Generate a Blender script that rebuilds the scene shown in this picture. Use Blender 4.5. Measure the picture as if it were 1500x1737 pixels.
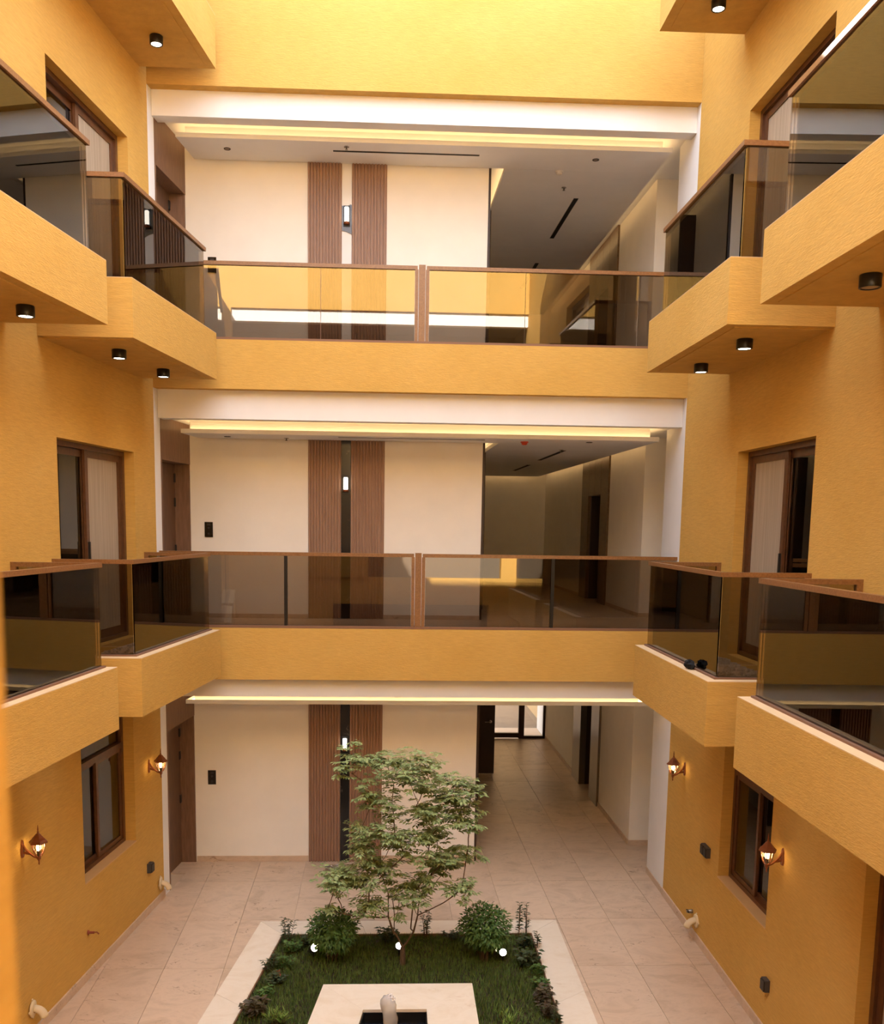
import bpy, math, random
from mathutils import Vector, Matrix
random.seed(7)
S = bpy.context.scene
for o in list(bpy.data.objects): bpy.data.objects.remove(o)
R = random.Random(11)

# ------------------------------------------------------------------ camera
F_PX, PPX, PPY = 1600.0, -40.99, 230.17
CAM = Vector((-0.2913, -12.2238, 4.9846))
yaw, pitch, roll = 0.0449, -0.1300, -0.0137
cyw, syw, cp, sp, cr, sr = math.cos(yaw), math.sin(yaw), math.cos(pitch), math.sin(pitch), math.cos(roll), math.sin(roll)
r0 = Vector((cyw, -syw, 0)); f0 = Vector((syw, cyw, 0)); zz = Vector((0, 0, 1))
fwd = f0*cp + zz*sp; up0 = -f0*sp + zz*cp
right = r0*cr - up0*sr; up = r0*sr + up0*cr
cam_d = bpy.data.cameras.new('camera'); cam = bpy.data.objects.new('camera', cam_d)
S.collection.objects.link(cam)
cam.matrix_world = Matrix(((right.x, up.x, -fwd.x, CAM.x), (right.y, up.y, -fwd.y, CAM.y), (right.z, up.z, -fwd.z, CAM.z), (0, 0, 0, 1)))
cam_d.sensor_fit = 'VERTICAL'; cam_d.sensor_height = 36.0; cam_d.sensor_width = 36.0*1500/1737
cam_d.lens = F_PX/1737*36.0
cam_d.shift_x = -PPX/1737; cam_d.shift_y = PPY/1737
cam_d.clip_start = 0.02; cam_d.clip_end = 200
cam_d.dof.use_dof = True; cam_d.dof.focus_distance = 12.0; cam_d.dof.aperture_fstop = 4.6
S.camera = cam

# ------------------------------------------------------------------ light
w = bpy.data.worlds.new('sky'); S.world = w; w.use_nodes = True
bg = w.node_tree.nodes['Background']
bg.inputs['Color'].default_value = (0.86, 0.96, 1.14, 1); bg.inputs['Strength'].default_value = 4.5
sun_d = bpy.data.lights.new('sun', 'SUN'); sun = bpy.data.objects.new('sun', sun_d); S.collection.objects.link(sun)
sun_d.energy = 58.0; sun_d.angle = math.radians(0.6); sun_d.color = (1.0, 0.95, 0.88)
sun.rotation_euler = Vector((0.42, -1.333, -1.0)).to_track_quat('-Z', 'Y').to_euler()
sun.location = (-8, 8, 20)
S.view_settings.view_transform = 'Standard'; S.view_settings.look = 'None'
S.view_settings.gamma = 1.0; S.view_settings.use_curve_mapping = False
S.view_settings.exposure = 0.04

# ------------------------------------------------------------------ helpers
def lin(c):
    c = c/255.0
    return c/12.92 if c <= 0.04045 else ((c+0.055)/1.055)**2.4
def rgb(r, g, b): return (lin(r), lin(g), lin(b), 1.0)

class MB:
    def __init__(s): s.v = []; s.f = []; s.sm = []
    def add(s, vs, fs, smooth=False):
        n = len(s.v); s.v += [tuple(p) for p in vs]
        for f in fs: s.f.append([i+n for i in f]); s.sm.append(smooth)
        return s
    def hexa(s, p):   # 8 points: bottom ring 0-3, top ring 4-7
        return s.add(p, [(3,2,1,0),(4,5,6,7),(0,1,5,4),(1,2,6,5),(2,3,7,6),(3,0,4,7)])
    def box(s, x0, x1, y0, y1, z0, z1):
        return s.hexa([(x0,y0,z0),(x1,y0,z0),(x1,y1,z0),(x0,y1,z0),(x0,y0,z1),(x1,y0,z1),(x1,y1,z1),(x0,y1,z1)])
    def side(s, sd, y0, y1, o0, o1, z0, z1):   # box in wall coordinates: y along wall, o = offset into the courtyard
        P = WPT[sd]
        q = [P(y0,o0),P(y0,o1),P(y1,o1),P(y1,o0)]
        if sd == 'R': q = q[::-1]
        return s.hexa([(a,b,z0) for a,b in q]+[(a,b,z1) for a,b in q])
    def prism(s, poly, z0, z1):
        n = len(poly); vs = [(x,y,z0) for x,y in poly]+[(x,y,z1) for x,y in poly]
        fs = [tuple(range(n-1,-1,-1)), tuple(range(n,2*n))]+[(i,(i+1)%n,n+(i+1)%n,n+i) for i in range(n)]
        return s.add(vs, fs)
    def tube(s, pts, rad, seg=6, cap=True, smooth=True):
        pts = [Vector(p) for p in pts]; n = len(pts)
        if not hasattr(rad, '__len__'): rad = [rad]*n
        vs = []; fs = []; prev = None
        for i, p in enumerate(pts):
            t = (pts[min(i+1,n-1)]-pts[max(i-1,0)])
            t = t.normalized() if t.length > 1e-9 else Vector((0,0,1))
            if prev is None:
                a = t.orthogonal().normalized()
            else:
                a = prev - t*prev.dot(t)
                a = a.normalized() if a.length > 1e-6 else t.orthogonal().normalized()
            prev = a; b = t.cross(a)
            for k in range(seg):
                th = 2*math.pi*k/seg
                vs.append(p+(a*math.cos(th)+b*math.sin(th))*rad[i])
        for i in range(n-1):
            for k in range(seg):
                fs.append((i*seg+k, i*seg+(k+1)%seg, (i+1)*seg+(k+1)%seg, (i+1)*seg+k))
        s.add(vs, fs, smooth)
        if cap:
            s.add(vs[:seg], [tuple(range(seg-1,-1,-1))]); s.add(vs[-seg:], [tuple(range(seg))])
        return s
    def lathe(s, prof, c=(0,0,0), axis=(0,0,1), seg=16, smooth=True, cap=True, phase=0):
        ax = Vector(axis).normalized(); a = ax.orthogonal().normalized()
        if abs(ax.z) > .99: a = Vector((1,0,0))
        b = ax.cross(a); c = Vector(c); vs = []; fs = []
        for r, h in prof:
            for k in range(seg):
                th = 2*math.pi*k/seg+phase
                vs.append(c+ax*h+(a*math.cos(th)+b*math.sin(th))*max(r,1e-4))
        n = len(prof)
        for i in range(n-1):
            for k in range(seg):
                fs.append((i*seg+k, i*seg+(k+1)%seg, (i+1)*seg+(k+1)%seg, (i+1)*seg+k))
        s.add(vs, fs, smooth)
        if cap:
            s.add(vs[:seg], [tuple(range(seg-1,-1,-1))]); s.add(vs[-seg:], [tuple(range(seg))])
        return s
    def bounds(s):
        xs = [p[0] for p in s.v]; ys = [p[1] for p in s.v]; zs = [p[2] for p in s.v]
        return min(xs),max(xs),min(ys),max(ys),min(zs),max(zs)

def wpos(o):
    p = Vector(o.location)
    while o.parent: o = o.parent; p += Vector(o.location)
    return p
def build(name, mb, mat, parent=None, base=True):
    x0,x1,y0,y1,z0,z1 = mb.bounds(); c = Vector(((x0+x1)/2,(y0+y1)/2,z0 if base else (z0+z1)/2))
    me = bpy.data.meshes.new(name)
    me.from_pydata([tuple(Vector(p)-c) for p in mb.v], [], mb.f)
    me.polygons.foreach_set('use_smooth', mb.sm)
    me.materials.append(M[mat]); me.update()
    o = bpy.data.objects.new(name, me); S.collection.objects.link(o)
    if parent: o.parent = parent; o.location = c - wpos(parent)
    else: o.location = c
    return o
def tag(o, label, cat=None, group=None, kind=None):
    o['label'] = label
    if cat: o['category'] = cat
    if group: o['group'] = group
    if kind: o['kind'] = kind
    return o
def thing(name, label, cat, loc=(0,0,0), group=None, kind=None):
    o = bpy.data.objects.new(name, None); S.collection.objects.link(o); o.location = loc
    o.empty_display_size = 0.1
    return tag(o, label, cat, group, kind)
def struct(name, mb, mat, label, cat='wall'):
    return tag(build(name, mb, mat), label, cat, None, 'structure')

# ------------------------------------------------------------------ layout numbers
XL, TL, XR, TR = -3.0945, 0.1377, 3.6625, -0.0199
DL, DR = 0.894, 0.931
def wl(y, o=0): return XL+TL*y+o
def wr(y, o=0): return XR-TR*y-o
WPT = {'L': lambda y,o:(wl(y,o),y), 'R': lambda y,o:(wr(y,o),y)}
TOP, YF = 11.4, -11.72       # wall top, front facade plane
YB = 1.322                   # cream back wall of the gallery
FL = {1:0.0, 2:3.625, 3:7.24}
SB = {1:2.948, 2:6.636, 3:10.181}     # underside of the yellow band over each floor
BEAM = {1:2.70, 2:6.28, 3:9.88}
SOFF = {1:2.75, 2:6.31, 3:9.975}
TRAY = {1:2.513, 2:6.137, 3:9.81}

# ------------------------------------------------------------------ materials
M = {}
def nodes(name):
    m = bpy.data.materials.new(name); m.use_nodes = True; nt = m.node_tree
    return m, nt, nt.nodes['Principled BSDF']
def N(nt, t, **kw):
    n = nt.nodes.new(t)
    for k, v in kw.items():
        if k in n.inputs: n.inputs[k].default_value = v
        else: setattr(n, k, v)
    return n
def posmap(nt, scale):
    g = N(nt,'ShaderNodeNewGeometry'); mp = N(nt,'ShaderNodeMapping'); mp.inputs['Scale'].default_value = scale
    nt.links.new(g.outputs['Position'], mp.inputs['Vector']); return mp.outputs['Vector']
def ramp(nt, fac, stops):
    r = N(nt,'ShaderNodeValToRGB'); e = r.color_ramp.elements
    while len(e) < len(stops): e.new(0.5)
    for q, (p, c) in zip(e, stops): q.position = p; q.color = c
    nt.links.new(fac, r.inputs['Fac']); return r.outputs['Color']
def mixc(nt, fac, a, b, mode='MIX'):
    m = N(nt,'ShaderNodeMix', data_type='RGBA', blend_type=mode)
    for sck, v in ((m.inputs[0],fac),(m.inputs[6],a),(m.inputs[7],b)):
        if hasattr(v,'links'): nt.links.new(v, sck)
        else: sck.default_value = v
    return m.outputs[2]
def simple(name, col, rough=0.6, metal=0.0, spec=0.4, emis=None, estr=0):
    m, nt, b = nodes(name)
    b.inputs['Base Color'].default_value = col; b.inputs['Roughness'].default_value = rough
    b.inputs['Metallic'].default_value = metal; b.inputs['Specular IOR Level'].default_value = spec
    if emis: b.inputs['Emission Color'].default_value = emis; b.inputs['Emission Strength'].default_value = estr
    M[name] = m; return m
def bump(nt, b, h, strength, dist=0.01):
    n = N(nt,'ShaderNodeBump'); n.inputs['Strength'].default_value = strength; n.inputs['Distance'].default_value = dist
    nt.links.new(h, n.inputs['Height']); nt.links.new(n.outputs['Normal'], b.inputs['Normal'])

def stucco(name, c1, c2):
    m, nt, b = nodes(name); v = posmap(nt, (7,7,70)); v2 = posmap(nt, (.9,.9,1.4))
    n1 = N(nt,'ShaderNodeTexNoise', Scale=1.0, Detail=5.0, Roughness=0.65); nt.links.new(v, n1.inputs['Vector'])
    n2 = N(nt,'ShaderNodeTexNoise', Scale=1.0, Detail=3.0); nt.links.new(v2, n2.inputs['Vector'])
    base = ramp(nt, n2.outputs['Fac'], [(0.3,c1),(0.7,c2)])
    st = ramp(nt, n1.outputs['Fac'], [(0.25,(.86,.86,.86,1)),(0.7,(1.05,1.05,1.05,1))])
    nt.links.new(mixc(nt, 1.0, base, st, 'MULTIPLY'), b.inputs['Base Color'])
    b.inputs['Roughness'].default_value = 0.85; b.inputs['Specular IOR Level'].default_value = 0.2
    v3 = posmap(nt, (22,22,120)); n3 = N(nt,'ShaderNodeTexNoise', Scale=1.0, Detail=4.0); nt.links.new(v3, n3.inputs['Vector'])
    bump(nt, b, n3.outputs['Fac'], 0.3, 0.012); M[name] = m
stucco('stucco', rgb(207,163,83), rgb(213,170,92))
def plaster(name, c, amt=.96):
    m, nt, b = nodes(name); v = posmap(nt, (3,3,3))
    n1 = N(nt,'ShaderNodeTexNoise', Scale=1.0, Detail=4.0); nt.links.new(v, n1.inputs['Vector'])
    c0 = tuple(x*amt for x in c[:3])+(1,)
    nt.links.new(ramp(nt, n1.outputs['Fac'], [(.3,c0),(.7,c)]), b.inputs['Base Color'])
    b.inputs['Roughness'].default_value = 0.8; b.inputs['Specular IOR Level'].default_value = 0.2; M[name] = m
plaster('white', rgb(240,238,236)); plaster('cream', rgb(249,243,233)); plaster('cream_dark', rgb(214,190,150))
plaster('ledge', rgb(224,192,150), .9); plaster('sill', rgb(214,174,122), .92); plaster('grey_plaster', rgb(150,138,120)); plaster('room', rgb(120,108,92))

def travertine(name, c1, c2, c3, rough=0.42, vein=.75, cmul=1.0):
    m, nt, b = nodes(name); v = posmap(nt, (1.2,1.9,1.9))
    oi = N(nt,'ShaderNodeObjectInfo'); ad = N(nt,'ShaderNodeVectorMath', operation='MULTIPLY_ADD')
    cm = N(nt,'ShaderNodeCombineXYZ'); nt.links.new(oi.outputs['Random'], cm.inputs[0]); nt.links.new(oi.outputs['Random'], cm.inputs[1])
    nt.links.new(cm.outputs[0], ad.inputs[0]); ad.inputs[1].default_value = (37,53,0); nt.links.new(v, ad.inputs[2])
    n1 = N(nt,'ShaderNodeTexNoise', Scale=1.4, Detail=9.0, Roughness=.68, Distortion=.6); nt.links.new(ad.outputs[0], n1.inputs['Vector'])
    n2 = N(nt,'ShaderNodeTexNoise', Scale=5.0, Detail=9.0, Roughness=.72, Distortion=2.2); nt.links.new(ad.outputs[0], n2.inputs['Vector'])
    n3 = N(nt,'ShaderNodeTexNoise', Scale=1.1, Detail=2.0); nt.links.new(ad.outputs[0], n3.inputs['Vector'])
    base = ramp(nt, n1.outputs['Fac'], [(.3,c1),(.5,c2),(.74,c1)])
    ve = ramp(nt, n2.outputs['Fac'], [(.33,c3),(.43,(1,1,1,1))])
    mk = ramp(nt, n3.outputs['Fac'], [(.48,(0,0,0,1)),(.62,(vein,vein,vein,1))])
    col = mixc(nt, mk, base, ve, 'MULTIPLY')
    rn = ramp(nt, oi.outputs['Random'], [(0,(.94,.94,.94,1)),(1,(1.04,1.04,1.04,1))])
    nt.links.new(mixc(nt, 1.0, col, rn, 'MULTIPLY'), b.inputs['Base Color'])
    b.inputs['Roughness'].default_value = rough; b.inputs['Specular IOR Level'].default_value = 0.45; M[name] = m
travertine('tile', rgb(190,164,138), rgb(214,188,162), rgb(150,120,96), .4, .9)
travertine('limestone', rgb(226,208,182), rgb(236,222,202), rgb(222,204,180), .55, .4)
simple('grout', rgb(206,182,156), .9)
def wood(name, c1, c2, sc=(14,14,1.6), rough=.5):
    m, nt, b = nodes(name); v = posmap(nt, sc)
    n1 = N(nt,'ShaderNodeTexNoise', Scale=3.0, Detail=6.0, Roughness=.6, Distortion=.3); nt.links.new(v, n1.inputs['Vector'])
    nt.links.new(ramp(nt, n1.outputs['Fac'], [(.3,c1),(.68,c2)]), b.inputs['Base Color'])
    b.inputs['Roughness'].default_value = rough; bump(nt, b, n1.outputs['Fac'], .1, .004); M[name] = m
wood('wood_panel', rgb(112,82,62), rgb(134,100,78)); wood('door_wood', rgb(92,66,50), rgb(116,86,66))
wood('slat_wood', rgb(146,110,88), rgb(164,128,104)); wood('rail_wood', rgb(120,80,46), rgb(148,104,64), (20,20,20), .35)
wood('alu_brown', rgb(84,52,30), rgb(104,66,40), (5,5,5), .35)
simple('dark_brown', rgb(58,40,30), .45); simple('black', rgb(24,22,22), .35); simple('steel', rgb(140,132,122), .32, .9)
wood('bronze', rgb(96,74,52), rgb(122,96,68), (3,3,6), .3); simple('stone_brown', rgb(128,92,70), .6); simple('black_gloss', rgb(14,14,16), .12); simple('dark_metal', rgb(60,56,54), .4, .6)
simple('copper', rgb(142,86,56), .42, .55); simple('pvc', rgb(222,202,164), .5); simple('grey_plastic', rgb(70,66,68), .4)
simple('white_plastic', rgb(225,218,210), .4); simple('red_plastic', rgb(200,70,36), .4); simple('chrome', rgb(170,165,160), .2, 1.0)
simple('hole_dark', rgb(16,15,16), .7); simple('blue_plastic', rgb(40,60,130), .4); simple('terracotta', rgb(140,66,44), .8)
simple('soil', rgb(58,44,30), .95); simple('rubble', rgb(190,176,156), .95); simple('cloth_black', rgb(28,27,30), .9)
simple('ext_wall', rgb(196,166,122), .9); travertine('pavement', rgb(120,104,88), rgb(134,118,102), rgb(110,96,80), .6, .5)
# marble
m, nt, b = nodes('marble'); v = posmap(nt, (2,2,2)); n1 = N(nt,'ShaderNodeTexNoise', Scale=2.0, Detail=8.0, Roughness=.7, Distortion=2.0); nt.links.new(v, n1.inputs['Vector'])
nt.links.new(ramp(nt, n1.outputs['Fac'], [(.62,rgb(34,32,32)),(.68,rgb(96,90,86)),(.74,rgb(34,32,32))]), b.inputs['Base Color']); b.inputs['Roughness'].default_value = .18; M['marble'] = m
m2 = m.copy(); m2.name = 'marble_grey'; M['marble_grey'] = m2
[e for e in m2.node_tree.nodes if e.type == 'VALTORGB'][0].color_ramp.elements[0].color = rgb(92,86,82)
[e for e in m2.node_tree.nodes if e.type == 'VALTORGB'][0].color_ramp.elements[2].color = rgb(92,86,82)
def glass(name, tint, refl, rough=0.0):
    m = bpy.data.materials.new(name); m.use_nodes = True; nt = m.node_tree
    for n in list(nt.nodes):
        if n.type != 'OUTPUT_MATERIAL': nt.nodes.remove(n)
    out = nt.nodes['Material Output']
    t = N(nt,'ShaderNodeBsdfTransparent'); t.inputs['Color'].default_value = tint
    g = N(nt,'ShaderNodeBsdfGlossy'); g.inputs['Roughness'].default_value = rough; g.inputs['Color'].default_value = (.95,.93,.9,1)
    lw = N(nt,'ShaderNodeFresnel'); lw.inputs['IOR'].default_value = 1.5
    mr = N(nt,'ShaderNodeMapRange'); mr.inputs['From Min'].default_value = 0; mr.inputs['From Max'].default_value = 1
    mr.inputs['To Min'].default_value = refl; mr.inputs['To Max'].default_value = 1.0
    nt.links.new(lw.outputs[0], mr.inputs['Value'])
    mx = N(nt,'ShaderNodeMixShader'); nt.links.new(mr.outputs[0], mx.inputs[0]); nt.links.new(t.outputs[0], mx.inputs[1]); nt.links.new(g.outputs[0], mx.inputs[2])
    nt.links.new(mx.outputs[0], out.inputs['Surface']); M[name] = m
glass('tint_glass', (.56,.50,.43,1), .03); glass('door_glass', (.5,.47,.42,1), .03); glass('lamp_glass', (.96,.9,.78,1), .01); glass('clear_glass', (.93,.93,.92,1), .01)
glass('clear_film', (.82,.8,.78,1), .06, .25)
# protective film on the sliding doors
m, nt, b = nodes('film'); v = posmap(nt, (60,60,1.2)); n1 = N(nt,'ShaderNodeTexNoise', Scale=1.0, Detail=3.0); nt.links.new(v, n1.inputs['Vector'])
nt.links.new(ramp(nt, n1.outputs['Fac'], [(.3,rgb(158,144,126)),(.7,rgb(182,168,150))]), b.inputs['Base Color']); b.inputs['Roughness'].default_value = .45; M['film'] = m
m, nt, b = nodes('curtain'); v = posmap(nt, (9,9,.2)); n1 = N(nt,'ShaderNodeTexNoise', Scale=3.0, Detail=2.0); nt.links.new(v, n1.inputs['Vector'])
nt.links.new(ramp(nt, n1.outputs['Fac'], [(.3,rgb(120,106,88)),(.7,rgb(160,146,126))]), b.inputs['Base Color']); b.inputs['Roughness'].default_value = .9; M['curtain'] = m
def emit(name, col, st):
    m = bpy.data.materials.new(name); m.use_nodes = True; nt = m.node_tree; nt.nodes.remove(nt.nodes['Principled BSDF'])
    e = N(nt,'ShaderNodeEmission'); e.inputs['Color'].default_value = col; e.inputs['Strength'].default_value = st
    nt.links.new(e.outputs[0], nt.nodes['Material Output'].inputs['Surface']); M[name] = m
emit('led', (1.0,.63,.27,1), 7.0); emit('bulb', (1.0,.74,.38,1), 26.0); emit('spot_on', (1.0,.86,.62,1), 14.0); emit('garden_on', (1.0,.9,.72,1), 30.0); emit('sconce_on', (1.0,.93,.8,1), 5.0)
def leafmat(name, c1, c2, rough=.5):
    m, nt, b = nodes(name); v = posmap(nt, (9,9,9)); n1 = N(nt,'ShaderNodeTexNoise', Scale=2.0, Detail=2.0); nt.links.new(v, n1.inputs['Vector'])
    nt.links.new(ramp(nt, n1.outputs['Fac'], [(.3,c1),(.7,c2)]), b.inputs['Base Color']); b.inputs['Roughness'].default_value = rough
    b.inputs['Specular IOR Level'].default_value = .3; M[name] = m
leafmat('leaf_tree', rgb(112,130,70), rgb(166,176,122)); leafmat('leaf_bush', rgb(58,90,38), rgb(96,124,62)); leafmat('leaf_dark', rgb(44,58,30), rgb(78,88,56))
leafmat('leaf_light', rgb(84,112,36), rgb(120,140,56)); leafmat('leaf_purple', rgb(70,52,44), rgb(96,92,66)); leafmat('grass', rgb(66,88,32), rgb(106,120,56), .8)
wood('bark', rgb(82,62,46), rgb(112,88,66), (30,30,8), .9)
m, nt, b = nodes('water'); b.inputs['Base Color'].default_value = (.82,.8,.78,1); b.inputs['Roughness'].default_value = .08; b.inputs['Transmission Weight'].default_value = .55; b.inputs['IOR'].default_value = 1.2; M['water'] = m
simple('pool_water', rgb(22,22,26), .05); simple('foam', rgb(236,232,232), .5)

# ------------------------------------------------------------------ courtyard walls
def holed(mb, sd, y0, y1, z0, z1, o0, o1, holes):
    ys = sorted({y0,y1}|{h[0] for h in holes}|{h[1] for h in holes})
    for a, b in zip(ys, ys[1:]):
        hs = sorted((h[2],h[3]) for h in holes if h[0] <= a+1e-6 and h[1] >= b-1e-6)
        z = z0
        for h0, h1 in hs:
            if h0 > z+1e-6: mb.side(sd, a, b, o0, o1, z, h0)
            z = h1
        if z < z1-1e-6: mb.side(sd, a, b, o0, o1, z, z1)
LD = {2:(-2.594,-.666,3.6,5.79), 3:(-2.558,-.625,7.2,9.335)}
LDN = {2:(-6.1,-4.15,3.6,5.79), 3:(-6.1,-4.15,7.2,9.335)}
RD = {2:(-3.87,-1.958,3.6,5.81), 3:(-3.72,-1.74,7.2,9.375)}
RDN = {2:(-7.3,-5.40,3.6,5.81), 3:(-7.3,-5.40,7.2,9.375)}
LW = (-2.30,-.895,1.075,2.75); RW = (-3.462,-2.066,1.05,2.75); RD1 = (-7.3,-5.29,0.0,2.60)
YE = YF-.3
mb = MB(); holed(mb,'L',YE,0,0,TOP,-.3,0,[LD[2],LD[3],LDN[2],LDN[3],LW])
struct('wall_left', mb, 'stucco', 'ochre stucco wall on the left side of the courtyard')
mb = MB(); holed(mb,'R',YE,0,0,TOP,-.3,0,[RD[2],RD[3],RDN[2],RDN[3],RW,RD1])
struct('wall_right', mb, 'stucco', 'ochre stucco wall on the right side of the courtyard')
# top storey wall across the back
mb = MB().box(wl(0)-.3, wr(0)+.3, 0, .15, SB[3], TOP+.9)
struct('wall_back', mb, 'stucco', 'pale ochre stucco wall above the top gallery opening')

# front facade (behind and around the camera)
mb = MB(); xa, xb = wl(YF)-.1, wr(YF)+.1
for z0, z1 in ((SB[1],3.625),(SB[2],7.24),(SB[3],TOP)): mb.box(xa, xb, YE, YF, z0, z1)
mb.box(xa, -.5065, YE, YF+.045, 3.625, SB[2])
mb.box(xa, -1.4, YE, YF, 0, SB[1]); mb.box(2.6, xb, YE, YF, 0, SB[1]); mb.box(2.9, xb, YE, YF, 3.625, SB[2])
mb.box(xa, -3.9, YE, YF, 7.24, SB[3])
struct('wall_front', mb, 'stucco', 'ochre stucco wall edge, blurred, at the lower left, nearest the camera')
mb = MB()
for k in (2,3): mb.box(xa, xb, YF-.28, YF-.06, BEAM[k], SB[k]-.002)
struct('wall_front_gallery', mb, 'white', 'white beams over the gallery on the camera side of the courtyard'); mb = MB()
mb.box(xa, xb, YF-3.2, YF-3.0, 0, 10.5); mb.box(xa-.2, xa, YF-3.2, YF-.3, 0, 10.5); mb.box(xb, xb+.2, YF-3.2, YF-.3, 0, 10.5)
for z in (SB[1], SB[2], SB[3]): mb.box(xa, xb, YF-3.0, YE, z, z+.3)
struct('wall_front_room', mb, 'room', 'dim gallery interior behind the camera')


# rooms behind the doors and windows
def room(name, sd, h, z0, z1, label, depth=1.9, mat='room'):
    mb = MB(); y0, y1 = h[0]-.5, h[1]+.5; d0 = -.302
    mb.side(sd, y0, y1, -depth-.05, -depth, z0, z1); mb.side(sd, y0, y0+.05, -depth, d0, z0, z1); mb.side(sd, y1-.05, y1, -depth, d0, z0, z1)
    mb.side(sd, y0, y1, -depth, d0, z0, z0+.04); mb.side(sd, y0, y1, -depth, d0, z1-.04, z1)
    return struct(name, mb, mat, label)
n = 0
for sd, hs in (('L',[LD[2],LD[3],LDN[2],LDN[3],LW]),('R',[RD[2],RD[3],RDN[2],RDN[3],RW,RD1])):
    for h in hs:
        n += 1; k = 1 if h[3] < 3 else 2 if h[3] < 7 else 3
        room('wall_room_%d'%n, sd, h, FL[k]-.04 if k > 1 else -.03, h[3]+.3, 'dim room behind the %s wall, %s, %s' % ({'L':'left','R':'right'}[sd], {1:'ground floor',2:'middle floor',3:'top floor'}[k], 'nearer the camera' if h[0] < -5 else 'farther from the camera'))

# ------------------------------------------------------------------ gallery storeys across the back
for k, nm in ((2,'middle'),(3,'top')):
    f = thing('floor_%d'%k, '%s floor gallery slab with ochre stucco edge band'%nm, 'floor', (0.3,0,SB[k-1]), kind='structure')
    build('edge_band', MB().box(wl(0)-.2, wr(0)+.2, 0, .14, SB[k-1], FL[k]-.004), 'stucco', f)
    build('deck', MB().box(-3.5, 5.2, .14, 10.7, FL[k]-.35, FL[k]), 'tile', f)
struct('ceiling_roof', MB().box(-3.6, 5.3, .15, 10.8, 10.2, 10.4), 'white', 'roof slab over the top gallery corridor', 'ceiling')

for k, nm in ((1,'ground'),(2,'middle'),(3,'top')):
    F, zs = FL[k], SOFF[k]
    struct('trim_%d'%k, MB().box(wl(.15)+.001, wr(.15)-.001, .14, .34, BEAM[k], SB[k] if k < 3 else SB[3]+.02), 'white', 'white fascia beam over the %s floor gallery opening'%nm, 'beam')
    c = thing('ceiling_%d'%k, 'white dropped ceiling tray with yellow cove light, %s floor gallery'%nm, 'ceiling', (0.3,1,TRAY[k]), kind='structure')
    build('soffit', MB().box(-3.5, 5.2, .34, 10.7, zs, zs+.12 if k < 3 else 10.2), 'white', c)
    t0, t1 = TRAY[k], TRAY[k]+.055
    lipL = lambda y: wl(y)+.135
    pl = [(lipL(.58),.58),(3.50,.58),(3.50,1.322),(lipL(1.31),1.31)]
    tb = t0+.022
    mbt = MB().prism(pl, t0, tb).box(1.42, 3.50, 1.322, 10.15, t0, tb)
    mbt.prism([(lipL(.58),.58),(3.50,.58),(3.50,.592),(lipL(.592),.592)], tb, t1).box(3.488, 3.50, .592, 10.15, tb, t1).box(1.42, 1.432, 1.33, 10.15, tb, t1).box(1.432, 3.488, 10.138, 10.15, tb, t1)
    mbt.side('L', .592, 1.31, .135, .147, tb, t1)
    build('lip', mbt, 'white', c)
    pb = [(lipL(.68)+.09,.68),(3.40,.68),(3.40,1.34),(lipL(1.34)+.09,1.34)]
    build('tray_body', MB().prism(pb, tb, zs).box(1.52, 3.40, 1.34, 10.05, tb, zs), 'white', c)
    led = MB(); e = .012
    led.box(lipL(.62)+.06, 3.46, .625, .655, tb, tb+e)
    led.side('L', .66, 1.30, .175, .205, tb, tb+e)
    led.box(3.435, 3.465, .66, 10.1, tb, tb+e); led.box(1.455, 1.485, 1.36, 10.1, tb, tb+e); led.box(1.5, 3.43, 10.08, 10.11, tb, tb+e)
    build('led_strip', led, 'led', c)
    # cream walls of the gallery and its corridor
    zt = zs
    struct('wall_gallery_%d'%k, MB().box(wl(YB)-.22, 1.20, YB, YB+.2, F, zt), 'cream', 'cream painted back wall of the %s floor gallery'%nm); struct('wall_corridor_left_%d'%k, MB().box(1.0, 1.20, YB+.2, 10.4, F, zt), 'cream', 'cream left wall of the %s floor corridor'%nm)
    if k > 1: struct('wall_corridor_end_%d'%k, MB().box(1.0, 4.0, 10.4, 10.6, F, zt), 'cream', 'cream end wall of the %s floor corridor'%nm)
    Wc = thing('wall_corridor_%d'%k, 'cream right wall of the %s floor corridor with side alcove'%nm, 'wall', (3.9,5,F), kind='structure')
    build('corridor_wall', MB().box(3.72, 3.95, 2.0, 4.10, F, zt).box(3.72, 3.95, 6.2, 10.6, F, zt).box(3.95, 5.2, 2.0, 2.2, F, zt), 'cream', Wc)
    build('alcove_wall', MB().box(4.75, 4.95, .2, 2.0, F, zt), 'cream', Wc)
    build('jamb', MB().side('R', 0.001, .84, -.25, 0, F, SB[k] if k < 3 else 10.2).box(4.0,4.95,.2,.34,F,zt), 'white', Wc)
    # skirting
    bs = thing('baseboard_%d'%k, 'travertine skirting along the %s floor gallery walls'%nm, 'baseboard', (0,YB,F), kind='structure')
    h = .085 if k == 1 else .06
    q = MB().box(wl(YB)+.01, -1.268, YB-.015, YB, F, F+h).box(-.184, 1.20, YB-.015, YB, F, F+h)
    build('skirting', q, 'tile', bs)
    build('skirting', MB().box(3.705, 3.72, 2.0, 4.06, F, F+h).box(3.705, 3.72, 6.22, 9.4, F, F+h).box(3.72, 4.75, 1.985, 2.0, F, F+h).side('R', .0, .84, 0, .012, F, F+h), 'tile', bs)
    # dark metal edge on the wall end and fin farther in
    e = thing('trim_corner_%d'%k, 'dark brown metal edge strip on the %s floor corridor corner'%nm, 'trim', (1.22,2,F), kind='structure')
    build('corner_strip', MB().box(1.20, 1.232, YB-.004, YB+.06, F, TRAY[k]), 'dark_brown', e)
    build('fin', MB().box(1.20, 1.44, 3.05, 3.10, F, TRAY[k]), 'dark_brown', e)

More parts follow.
